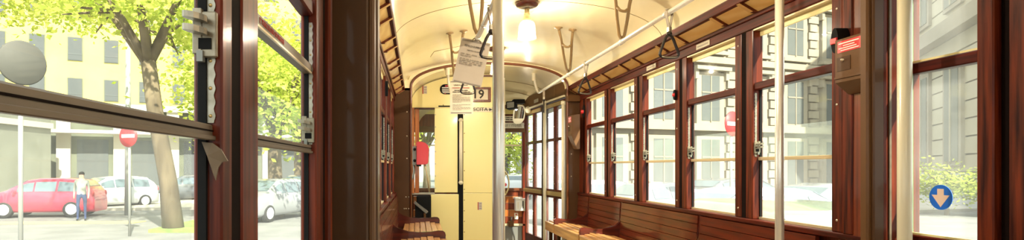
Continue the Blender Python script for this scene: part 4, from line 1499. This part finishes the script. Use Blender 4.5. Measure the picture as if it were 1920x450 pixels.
# pavements and kerbs
pv = thing('pavement_left', (-22, 27, STREET), 'sunlit pavement in front of the yellow building', kind='structure')
bm = new()
prism(bm, [(-34, 21, STREET), (-4.5, 25.5, STREET), (-3, 60, STREET), (-34, 60, STREET)], (0, 0, 0.12))
obj('paving', bm, 'pave', pv)
bm = new()
prism(bm, [(-34, 16.9, STREET + 0.004), (-9.5, 18.7, STREET + 0.004), (-9.4, 19.4, STREET + 0.004), (-34, 17.7, STREET + 0.004)], (0, 0, 0.02))
obj('yellow_line', bm, 'kerb', pv)
vg = obj('tree_verge', prism(new(), [(-7.7, 16.0, STREET), (-6.0, 16.0, STREET), (-3.4, 60, STREET), (-5.8, 60, STREET)], (0, 0, 0.10)), 'grass')
tag(vg, 'narrow grass verge with trees along the street', kind='structure')
pvr = obj('pavement_right', prism(new(), [(9, 19.5, STREET), (34, 27, STREET), (34, 34, STREET), (3.5, 22.5, STREET)], (0, 0, 0.12)), 'pave')
tag(pvr, 'pavement in front of the beige stone building', kind='structure')


def local_box(bm, O, d, n, s0, s1, t0, t1, z0, z1):
    p = [O + d * s0 + n * t0, O + d * s1 + n * t0, O + d * s1 + n * t1, O + d * s0 + n * t1]
    return prism(bm, [(q.x, q.y, z0) for q in p], (0, 0, z1 - z0))


# --- yellow building on the left
dY = Vector((0.905, 0.425, 0))
nY = Vector((0.425, -0.905, 0))            # toward the viewer
OY = Vector((-26.1, 47.0, 0))              # point seen at px 200
yb = thing('yellow_building', (OY.x, OY.y, STREET), 'yellow stucco building with dark shuttered windows beyond the left trees', 'building')
Z = lambda py: H + (314 - py) * 47 / F
obj('wall', local_box(new(), OY, dY, nY, -22, 17, -6, 0, Z(196), Z(-120)), 'facade_y', yb)
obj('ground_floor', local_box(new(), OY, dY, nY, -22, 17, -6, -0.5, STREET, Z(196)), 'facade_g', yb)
obj('string_course', local_box(new(), OY, dY, nY, -22, 17, 0, 0.25, Z(206), Z(195)), 'white_stucco', yb)
obj('canopy', local_box(new(), OY, dY, nY, -22, 17, 0, 1.4, Z(252), Z(246)), 'white_stucco', yb)
for k in range(-8, 7):
    s = k * 2.62 + 0.35
    for row in range(4):
        zt, zb = [(Z(151), Z(189)), (Z(76), Z(117)), (Z(-1), Z(41)), (Z(-78), Z(-36))][row]
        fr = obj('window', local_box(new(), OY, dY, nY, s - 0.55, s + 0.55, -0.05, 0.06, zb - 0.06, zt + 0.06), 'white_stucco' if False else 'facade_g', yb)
        obj('shutter_pane', local_box(new(), OY, dY, nY, s - 0.48, s + 0.48, 0.05, 0.09, zb, zt), 'shutter', fr)
        obj('glazing_bar', local_box(new(), OY, dY, nY, s - 0.48, s + 0.48, 0.09, 0.11, zb + (zt - zb) * 0.25, zb + (zt - zb) * 0.28), 'pane_b', fr)
for k in range(-6, 5):
    s = k * 4.1 + 1.0
    obj('column', local_box(new(), OY, dY, nY, s - 0.5, s + 0.5, -0.5, 0.0, STREET, Z(206)), 'white_stucco', yb)
    obj('shop_window', local_box(new(), OY, dY, nY, s + 0.9, s + 3.2, -0.5, -0.44, STREET + 0.3, Z(262)), 'shutter', yb)
# --- grey building on the far left edge
gb2 = thing('grey_wall_building', (-33, 30, STREET), 'pale grey ground-floor building at the far left edge', 'building')
obj('wall', B(-44, -27.5, 33, 42, STREET, H + 4.2), 'facade_d', gb2)
obj('cornice', B(-44, -27.3, 32.7, 42, H + 2.9, H + 3.3), 'white_stucco', gb2)
for k in range(4):
    fr = obj('window', B(-42 + k * 3.4, -40.2 + k * 3.4, 32.9, 33.05, STREET + 1.0, STREET + 3.4), 'shutter', gb2)
# --- pale building beyond the left trees (seen through second window)
pb = thing('pale_building', (-12, 70, STREET), 'pale cream building far behind the street trees', 'building')
obj('wall', B(-24, 1, 72, 82, STREET, 15), 'white_stucco', pb)
for r_ in range(4):
    for k in range(7):
        fr = obj('window', B(-22.5 + k * 3.3, -21.2 + k * 3.3, 71.9, 72.05, STREET + 1.2 + r_ * 3.7, STREET + 3.2 + r_ * 3.7), 'shutter', pb)

# --- beige stone building on the right: nearly frontal facade
dB = Vector((0.94, 0.34, 0))
nB = Vector((0.34, -0.94, 0))
OB = Vector((12.95, 25.0, 0))
bb = thing('stone_building', (OB.x, OB.y, STREET), 'beige rusticated stone building with tall windows beyond the right windows', 'building')
ZB = lambda py: H + (314 - py) * 25 / F
bp = [OB + dB * -7.2, OB + dB * 9.2, OB + dB * 9.2 + nB * -6, OB + dB * -3.0 + nB * -6]
obj('wall', prism(new(), [(q.x, q.y, STREET) for q in bp], (0, 0, 13.5 - STREET)), 'facade_b', bb)
WC = [-5.3 + 2.65 * k for k in range(6)]          # window axes
for row, (z0, z1) in enumerate([(ZB(352), ZB(262)), (ZB(229), ZB(143)), (ZB(92), ZB(6)), (ZB(-45), ZB(-125))]):
    for s in WC:
        fr = obj('window', local_box(new(), OB, dB, nB, s - 0.80, s + 0.80, 0, 0.16, z0 - 0.15, z1 + 0.15), 'facade_b2', bb)
        obj('pane', local_box(new(), OB, dB, nB, s - 0.52, s + 0.52, 0.12, 0.175, z0 + 0.05, z1), 'pane_b', fr)
        obj('mullion', local_box(new(), OB, dB, nB, s - 0.03, s + 0.03, 0.17, 0.20, z0, z1), 'facade_b', fr)
        obj('glazing_bar', local_box(new(), OB, dB, nB, s - 0.52, s + 0.52, 0.17, 0.20, z0 + (z1 - z0) * 0.62, z0 + (z1 - z0) * 0.65), 'facade_b', fr)
        obj('sill', local_box(new(), OB, dB, nB, s - 0.95, s + 0.95, 0, 0.34, z0 - 0.28, z0 - 0.12), 'facade_b2', fr)
        if row in (1, 2):
            obj('hood', local_box(new(), OB, dB, nB, s - 1.0, s + 1.0, 0, 0.40, z1 + 0.22, z1 + 0.38), 'facade_b2', fr)
            for e in (-0.88, 0.88):
                obj('console', local_box(new(), OB, dB, nB, s + e - 0.09, s + e + 0.09, 0, 0.28, z1 - 0.18, z1 + 0.22), 'facade_b2', fr)
for z, hh, dd in ((ZB(246), 0.30, 0.35), (ZB(120), 0.28, 0.30), (ZB(-20), 0.30, 0.35), (13.2, 0.5, 0.8)):
    obj('cornice', local_box(new(), OB, dB, nB, -7.3, 9.3, 0, dd, z, z + hh), 'facade_b2', bb)
# rusticated stone blocks between the windows
blk = 0.40
for row, (za, zb_) in enumerate([(ZB(352), ZB(248)), (ZB(232), ZB(122)), (ZB(106), ZB(-18))]):
    n = int((zb_ - za) / blk)
    for gi in range(len(WC) + 1):
        s0 = (WC[gi - 1] + 0.98) if gi > 0 else -7.2
        s1 = (WC[gi] - 0.98) if gi < len(WC) else 9.2
        for k in range(n):
            off = 0.0 if k % 2 else 0.10
            obj('stone_block', local_box(new(), OB, dB, nB, s0 + off, s1 - off, 0, 0.11, za + k * blk + 0.03, za + (k + 1) * blk - 0.03), 'facade_b2', bb)
# --- second stone building seen through the side door
dA = Vector((0.49, 0.87, 0))
nA = Vector((-0.87, 0.49, 0))
OA = Vector((26.4, 28.0, 0))
ba = thing('banded_building', (OA.x, OA.y, STREET), 'pale banded stone building seen through the side door', 'building')
obj('wall', local_box(new(), OA, dA, nA, -9.5, 12.4, -8, 0, STREET + 1.6, 12.6), 'facade_w', ba)
obj('plinth', local_box(new(), OA, dA, nA, -9.5, 12.4, -8, 0.16, STREET, STREET + 1.6), 'facade_grey', ba)
for k in range(14):
    z0 = STREET + 1.7 + k * 0.80
    obj('stone_course', local_box(new(), OA, dA, nA, -9.5, 12.4, 0, 0.16, z0, z0 + 0.73), 'facade_w', ba)
for s in (-6.8, -2.0, 2.8, 7.6):
    for z0, z1 in ((1.4, 5.9), (8.8, 11.6)):
        fr = obj('window', local_box(new(), OA, dA, nA, s - 1.25, s + 1.25, 0.10, 0.30, z0 - 0.2, z1 + 0.3), 'facade_b2', ba)
        obj('pane', local_box(new(), OA, dA, nA, s - 0.95, s + 0.95, 0.24, 0.33, z0, z1), 'facade_d', fr)
        obj('glazing_bar', local_box(new(), OA, dA, nA, s - 0.05, s + 0.05, 0.33, 0.37, z0, z1), 'facade_w', fr)
obj('cornice', local_box(new(), OA, dA, nA, -9.6, 12.5, 0, 0.7, 7.3, 8.0), 'facade_b2', ba)
# --- grey building closing the street ahead
gq = thing('grey_building', (10, 60, STREET), 'blue-grey building closing the street ahead of the windscreen', 'building')
obj('wall', B(8.3, 11.6, 58, 66, STREET, 16), 'facade_grey', gq)
for r_ in range(4):
    for k in range(2):
        obj('window', B(8.7 + k * 1.5, 9.6 + k * 1.5, 57.9, 58.05, STREET + 1.3 + r_ * 3.6, STREET + 3.4 + r_ * 3.6), 'shutter', gq)


# --- trees
def tree(base, h, trunk_r, crown, n_leaf, lm, label, seed, fork=None, low=0.0, leaf=0.16, zmin=0.0, lean=(0, 0)):
    rd = random.Random(seed)
    base = Vector(base)
    t = thing('street_tree', base, label, 'tree', 'street trees', local=True)
    fh = fork if fork else h * 0.45
    bm = new()
    tube(bm, [(-lean[0], -lean[1], -0.05), (-lean[0] * 0.75 + 0.02, -lean[1] * 0.75, fh * 0.3), (-lean[0] * 0.3 - 0.03, -lean[1] * 0.3 + 0.02, fh * 0.7), (0, 0, fh)], [trunk_r * 1.25, trunk_r, trunk_r * 0.9, trunk_r * 0.85], 10)
    ends = []
    nb = 6
    for k in range(nb):
        a = 2 * PI * k / nb + rd.uniform(-0.3, 0.3)
        L = crown * rd.uniform(0.6, 0.95)
        up = (h - fh) * rd.uniform(0.4, 0.85)
        p1 = Vector((math.cos(a) * L * 0.35, math.sin(a) * L * 0.35, fh + up * 0.5))
        p2 = Vector((math.cos(a) * L, math.sin(a) * L, fh + up))
        tube(bm, [(0, 0, fh - 0.1), p1, p2], [trunk_r * 0.6, trunk_r * 0.38, trunk_r * 0.12], 7)
        ends += [p1, p2, (p1 + p2) / 2]
        for q in range(2):
            a2 = a + rd.uniform(-0.9, 0.9)
            p3 = p1 + Vector((math.cos(a2) * L * 0.5, math.sin(a2) * L * 0.5, rd.uniform(-0.4, 0.6) * up * 0.6 - low))
            tube(bm, [p1, p3], [trunk_r * 0.25, trunk_r * 0.07], 6)
            ends += [p3, (p1 + p3) / 2]
    obj('trunk', bm, 'bark', t)
    vs, fs = [], []
    for k in range(n_leaf):
        e = rd.choice(ends)
        c = Vector(e) + Vector((rd.gauss(0, crown * 0.20), rd.gauss(0, crown * 0.20), rd.gauss(-low * 0.3, crown * 0.17)))
        if c.z < zmin + (0.9 if c.x < 0 else 0.0) * rd.random():
            continue
        s = leaf * rd.uniform(0.6, 1.3)
        d1 = Vector((rd.uniform(-1, 1), rd.uniform(-1, 1), rd.uniform(-0.6, 0.6))).normalized()
        d2 = d1.cross(Vector((rd.uniform(-1, 1), rd.uniform(-1, 1), rd.uniform(-1, 1)))).normalized()
        i = len(vs)
        vs += [c - d1 * s, c + d2 * s * 0.55, c + d1 * s, c - d2 * s * 0.55]
        fs.append((i, i + 1, i + 2, i + 3))
    me = bpy.data.meshes.new('foliage')
    me.from_pydata([tuple(v) for v in vs], [], fs)
    me.materials.append(M[lm])
    fo = bpy.data.objects.new('foliage', me)
    C.objects.link(fo)
    fo.parent = t
    fo['kind'] = 'stuff'
    return t


tree(gp(278, 16.5), 10.0, 0.25, 3.4, 6500, 'leaf', 'big forked plane tree beside the no-entry sign on the left', 1, fork=5.0, leaf=0.105, zmin=5.7, lean=(-0.75, 0))
tree(gp(-90, 19.0), 11.5, 0.26, 4.4, 10000, 'leaf', 'plane tree whose leaves hang over the upper left corner', 2, fork=7.0, leaf=0.115, zmin=6.9)
tree(gp(516, 21.0), 10.5, 0.28, 4.2, 10000, 'leaf', 'tall leafy tree filling the second left window', 3, fork=3.2, low=0.6, leaf=0.11)
tree(gp(560, 33.0), 12.0, 0.28, 5.0, 6000, 'leaf2', 'leafy tree behind the tall one in the second left window', 4, fork=3.5, low=0.9, leaf=0.2)
tree(gp(438, 29.0), 10.5, 0.28, 3.4, 3000, 'leaf', 'leafy tree hidden partly by the left window pillar', 5, fork=4.2, leaf=0.17)
tree(gp(800, 46.0), 12.0, 0.30, 5.0, 4500, 'leaf2', 'green tree seen through the driver cab window', 6, fork=3.5, low=0.5, leaf=0.2)
tree(gp(948, 44.0), 9.0, 0.25, 2.6, 3000, 'leaf2', 'green tree seen through the windscreen', 7, fork=1.8, low=1.2, leaf=0.14)
tree(gp(1775, 22.0), 2.3, 0.07, 1.5, 2200, 'leaf2', 'low leafy shrub tree in front of the banded building by the side door', 8, fork=0.7, low=0.2, leaf=0.08)


# --- cars
def make_car(name, loc, rotz, paint, label, kind='hatch', L=4.0):
    t = thing(name, loc, label, 'car', None, local=True)
    W = 0.84
    if kind == 'hatch':
        top = [(-0.50, 0.62), (-0.485, 0.95), (-0.44, 1.18), (-0.36, 1.40), (-0.20, 1.47), (0.02, 1.46), (0.12, 1.40), (0.30, 1.04), (0.34, 0.98), (0.44, 0.86), (0.485, 0.70), (0.50, 0.50)]
    else:
        top = [(-0.50, 0.62), (-0.49, 0.90), (-0.40, 1.00), (-0.36, 1.02), (-0.22, 1.36), (-0.05, 1.44), (0.06, 1.42), (0.24, 1.02), (0.30, 0.96), (0.43, 0.84), (0.485, 0.68), (0.50, 0.48)]

    def topz(u):
        for (a, za), (b, zb) in zip(top[:-1], top[1:]):
            if a <= u <= b:
                return za + (zb - za) * (u - a) / (b - a)
        return top[-1][1]

    def hwid(u):
        return W * (1 - 0.22 * max(0, (abs(u) - 0.36) / 0.14) ** 2)
    st_ = sorted(set([x for x, _ in top] + [-0.5 + i / 30 for i in range(31)]))
    bm = new()
    rings = []
    for u in st_:
        z, hw_ = topz(u), hwid(u)
        belt = min(z - 0.03, 0.93)
        k = max(0.0, min(1.0, (z - belt) / 0.5))
        tw = hw_ * (0.93 - 0.20 * k)
        half = [(hw_ * 0.86, 0.20), (hw_ * 0.98, 0.30), (hw_, 0.58), (hw_ * 0.97, belt), (tw, z - 0.05 * k - 0.01), (tw * 0.86, z)]
        ring_ = [(u * L, -y_, z_) for y_, z_ in half] + [(u * L, y_, z_) for y_, z_ in half[::-1]]
        rings.append([bm.verts.new(p) for p in ring_])
    for a, b in zip(rings[:-1], rings[1:]):
        n = len(a)
        for k in range(n):
            q = bm.faces.new((a[k], a[(k + 1) % n], b[(k + 1) % n], b[k]))
            q.smooth = True
    bm.faces.new(rings[0])
    bm.faces.new(rings[-1][::-1])
    obj('body', bm, paint, t)

    def sp(u, v, s):
        """point on greenhouse side: v 0..1 from belt to roof edge"""
        z, hw_ = topz(u), hwid(u)
        belt = min(z - 0.03, 0.93)
        k = max(0.0, min(1.0, (z - belt) / 0.5))
        tw = hw_ * (0.93 - 0.20 * k)
        y_ = hw_ * 0.97 + (tw - hw_ * 0.97) * v + 0.012
        return (u * L, s * y_, belt + (z - 0.05 * k - 0.01 - belt) * v)
    if kind == 'hatch':
        spans = [(-0.36, -0.17), (-0.15, 0.04), (0.055, 0.20)]
        ws_, rw_ = (0.13, 0.29), (-0.445, -0.375)
    else:
        spans = [(-0.22, -0.10), (-0.08, 0.06), (0.075, 0.15)]
        ws_, rw_ = (0.07, 0.225), (-0.345, -0.23)
    for s in (-1, 1):
        for a, b in spans:
            bm = new()
            n = 5
            lo = [sp(a + (b - a) * i / n, 0.10, s) for i in range(n + 1)]
            hi = [sp(a + (b - a) * i / n, 0.86, s) for i in range(n + 1)]
            prism(bm, lo + hi[::-1], (0, s * 0.006, 0))
            obj('side_window', bm, 'carglass', t)
    for (a, b), nm in ((ws_, 'windscreen'), (rw_, 'rear_window')):
        bm = new()
        pa_, pb_ = topz(a), topz(b)
        wa, wb = hwid(a) * 0.66, hwid(b) * (0.78 if nm == 'windscreen' else 0.72)
        prism(bm, [(a * L, -wa, pa_ + 0.004), (a * L, wa, pa_ + 0.004), (b * L, wb, pb_ + 0.004), (b * L, -wb, pb_ + 0.004)], (0.01 if nm == 'windscreen' else -0.01, 0, 0.012))
        obj(nm, bm, 'carglass', t)
    for ux in (-0.30, 0.315):
        for s in (-1, 1):
            bm = new()
            lathe(bm, [(0.0, -0.10), (0.27, -0.10), (0.31, -0.07), (0.31, 0.07), (0.27, 0.10), (0.0, 0.10)], (ux * L, s * (W - 0.09), 0.31), 20, 'Y')
            wh = obj('wheel', bm, 'tyre', t)
            bm = new()
            lathe(bm, [(0.0, s * 0.02), (0.19, s * 0.012), (0.20, 0.0)], (ux * L, s * (W + 0.012), 0.31), 16, 'Y')
            obj('hubcap', bm, 'headlamp', wh)
    for s in (-1, 1):
        bm = new()
        bmesh.ops.create_icosphere(bm, subdivisions=2, radius=1, matrix=Matrix.Translation((0.462 * L, s * 0.56, 0.68)) @ Matrix.Diagonal((0.10, 0.17, 0.085, 1)))
        obj('headlamp', bm, 'headlamp', t, True)
        bm = new()
        bmesh.ops.create_icosphere(bm, subdivisions=2, radius=1, matrix=Matrix.Translation((-0.483 * L, s * 0.62, 0.86)) @ Matrix.Diagonal((0.05, 0.10, 0.12, 1)))
        obj('tail_lamp', bm, 'signred', t, True)
        bm = new()
        box(bm, 0.20 * L, 0.225 * L, s * (W + 0.0), s * (W + 0.16), 0.93, 1.04, 0.02)
        obj('door_mirror', bm, paint, t)
    bm = new()
    box(bm, 0.495 * L, 0.515 * L, -0.30, 0.30, 0.40, 0.56, 0.01)
    obj('grille', bm, 'black', t)
    t.rotation_euler = (0, 0, rotz)
    return t


RED = carpaint('red', (0.55, 0.03, 0.07))
WHT = carpaint('white', (0.55, 0.57, 0.60))
SLV = carpaint('silver', (0.26, 0.27, 0.28))
DRK = carpaint('charcoal', (0.10, 0.11, 0.12))
SGE = carpaint('sage', (0.16, 0.24, 0.10))
make_car('car', gp(92, 21.5), math.radians(190), RED, 'red hatchback parked behind the near left window', L=3.7)
make_car('car', gp(208, 25.8), math.radians(235), WHT, 'white hatchback parked between the red car and the tree', L=3.9)
make_car('car', gp(354, 31.0), math.radians(200), DRK, 'dark car parked right of the big plane tree', 'sedan', L=4.3)
make_car('car', gp(508, 20.5), math.radians(250), SLV, 'silver hatchback parked in the second left window', L=4.0)
make_car('car', gp(564, 30.0), math.radians(262), DRK, 'dark hatchback parked behind the silver one in second left window', L=4.0)
make_car('car', (4.3, 7.4, STREET), math.radians(92), SGE, 'sage green car passing close beside the right windows', L=4.2)
make_car('car', gp(1125, 18.5), math.radians(15), WHT, 'white car parked before the stone building, seen in the farthest right windows', L=4.1)
make_car('car', gp(1385, 21.5), math.radians(18), DRK, 'charcoal car parked before the stone building, centre of the right windows', L=4.1)
make_car('car', gp(1440, 11.5), math.radians(20), WHT, 'white car seen behind the right steel pole', L=4.2)
make_car('car', gp(1555, 15.5), math.radians(22), SLV, 'silver car seen at the near end of the right windows', 'sedan', L=4.3)
make_car('car', gp(1245, 17.0), math.radians(15), SLV, 'silver car parked in the middle of the right windows', 'sedan', L=4.3)
make_car('car', gp(968, 34.0), math.radians(80), WHT, 'white car seen ahead through the windscreen', L=4.0)


# --- signs and posts
def no_entry(px, Y, h, r, label, rot=0.0, pole_h=None):
    c = gp(px, Y, h)
    t = thing('no_entry_sign', (c.x, c.y, STREET), label, 'sign', local=True)
    z = h - STREET
    bm = new()
    lathe(bm, [(0.0, -0.015), (r, -0.015), (r, 0.0), (0.0, 0.0)], (0, 0, z), 28, 'Y')
    obj('disc', bm, 'signred', t)
    bm = new()
    box(bm, -r * 0.72, r * 0.72, -0.022, -0.014, z - r * 0.15, z + r * 0.15)
    obj('white_bar', bm, 'white', t)
    bm = new()
    tube(bm, [(0, 0.035, 0), (0, 0.035, z + r)], 0.035, 10)
    obj('post', bm, 'post', t)
    t.rotation_euler = (0, 0, rot)
    return t


no_entry(241, 15.2, H + (314 - 255) * 15.2 / F, 0.30, 'no-entry sign on a post right of the white car', -0.3)
no_entry(1373, 14.7, H + (314 - 232) * 14.7 / F, 0.33, 'no-entry sign seen through the second right window', 0.5)
c = gp(42, 9.0, H + (314 - 118) * 9.0 / F)
t = thing('round_sign', (c.x, c.y, STREET), 'grey back of a round sign at the far left edge', 'sign', local=True)
bm = new()
lathe(bm, [(0.0, -0.02), (0.34, -0.02), (0.36, 0.0), (0.34, 0.03), (0.0, 0.03)], (0, 0, c.z - STREET), 28, 'Y')
obj('disc', bm, 'signback', t)
bm = new()
tube(bm, [(0, 0.06, 0), (0, 0.06, c.z - STREET + 0.2)], 0.035, 10)
obj('post', bm, 'post', t)
t.rotation_euler = (0, 0, 1.0)
c = gp(240, 22.0)
t = thing('lamp_post', c, 'thin grey lamp post rising beside the plane tree', 'lamp post', local=True)
bm = new()
tube(bm, [(0, 0, 0), (0, 0, 3.0), (0, 0, 8.0)], [0.13, 0.11, 0.09], 10)
obj('mast', bm, 'post', t)
bm = new()
tube(bm, [(0, 0, 8.0), (0.3, 0, 8.6), (1.2, 0, 8.9)], 0.06, 8)
obj('arm', bm, 'post', t)
bm = new()
box(bm, 1.0, 1.7, -0.15, 0.15, 8.8, 8.95, 0.05)
obj('lantern', bm, 'post', t)

# --- person standing by the red car
def person(loc, rotz, label):
    t = thing('person', loc, label, 'person', local=True)
    V = [(0, 0, 0.92), (0, 0, 1.12), (0, 0.01, 1.36), (0, 0.0, 1.48), (0, -0.02, 1.56), (0, -0.02, 1.64),
         (0.10, 0, 0.88), (0.105, 0.01, 0.48), (0.11, 0.04, 0.09), (0.12, -0.10, 0.04),
         (-0.10, 0, 0.88), (-0.11, -0.03, 0.48), (-0.115, 0.0, 0.09), (-0.125, -0.14, 0.04),
         (0.18, 0.01, 1.38), (0.22, 0.03, 1.12), (0.22, -0.06, 0.88), (0.215, -0.09, 0.78),
         (-0.18, 0.01, 1.38), (-0.22, 0.03, 1.12), (-0.22, -0.05, 0.88), (-0.215, -0.08, 0.78)]
    E = [(0, 1), (1, 2), (2, 3), (3, 4), (4, 5), (0, 6), (6, 7), (7, 8), (8, 9), (0, 10), (10, 11), (11, 12), (12, 13), (2, 14), (14, 15), (15, 16), (16, 17), (2, 18), (18, 19), (19, 20), (20, 21)]
    R = [0.15, 0.14, 0.15, 0.06, 0.085, 0.085, 0.095, 0.065, 0.045, 0.04, 0.095, 0.065, 0.045, 0.04, 0.065, 0.05, 0.038, 0.032, 0.065, 0.05, 0.038, 0.032]
    me = bpy.data.meshes.new('body')
    me.from_pydata(V, E, [])
    o = bpy.data.objects.new('body', me)
    C.objects.link(o)
    sk = o.modifiers.new('skin', 'SKIN')
    for i, r_ in enumerate(R):
        me.skin_vertices[0].data[i].radius = (r_, r_ * 0.8)
    me.skin_vertices[0].data[0].use_root = True
    o.modifiers.new('sub', 'SUBSURF').levels = 2
    bpy.context.view_layer.update()
    me2 = bpy.data.meshes.new_from_object(o.evaluated_get(bpy.context.evaluated_depsgraph_get()))
    o.modifiers.clear()
    o.data = me2
    for mm in (mat('skin_tone', (0.55, 0.32, 0.22), 0.6), mat('grey_cotton', (0.30, 0.31, 0.27), 0.9), mat('navy_denim', (0.03, 0.05, 0.13), 0.9), M['tyre']):
        me2.materials.append(mm)
    for p in me2.polygons:
        z = p.center.z
        p.use_smooth = True
        p.material_index = 0 if z > 1.46 or (z < 0.86 and abs(p.center.x) > 0.175) else 3 if z < 0.08 else 2 if z < 0.93 and abs(p.center.x) < 0.18 else 1
    o.parent = t
    bm = new()
    bmesh.ops.create_icosphere(bm, subdivisions=2, radius=1, matrix=Matrix.Translation((0, 0.02, 1.645)) @ Matrix.Diagonal((0.095, 0.10, 0.085, 1)))
    obj('hair', bm, 'void', t, True)
    bm = new()
    bmesh.ops.create_icosphere(bm, subdivisions=1, radius=1, matrix=Matrix.Translation((0, -0.105, 1.60)) @ Matrix.Diagonal((0.014, 0.02, 0.02, 1)))
    obj('nose', bm, mat('skin_tone_nose', (0.55, 0.32, 0.22), 0.6), t, True)
    t.rotation_euler = (0, 0, rotz)
    return t


person(gp(153, 19.6), 0.4, 'person in grey top and navy trousers standing beside the red car')

# printed lines are too small to pick apart one by one
for o in C.objects:
    if o.name.split('.')[0] in ('print', 'white_lines', 'red_lines', 'band', 'edge_band', 'capitals', 'subheading', 'red_line', 'label_print', 'screws', 'hinge_rivets'):
        o['kind'] = 'stuff'
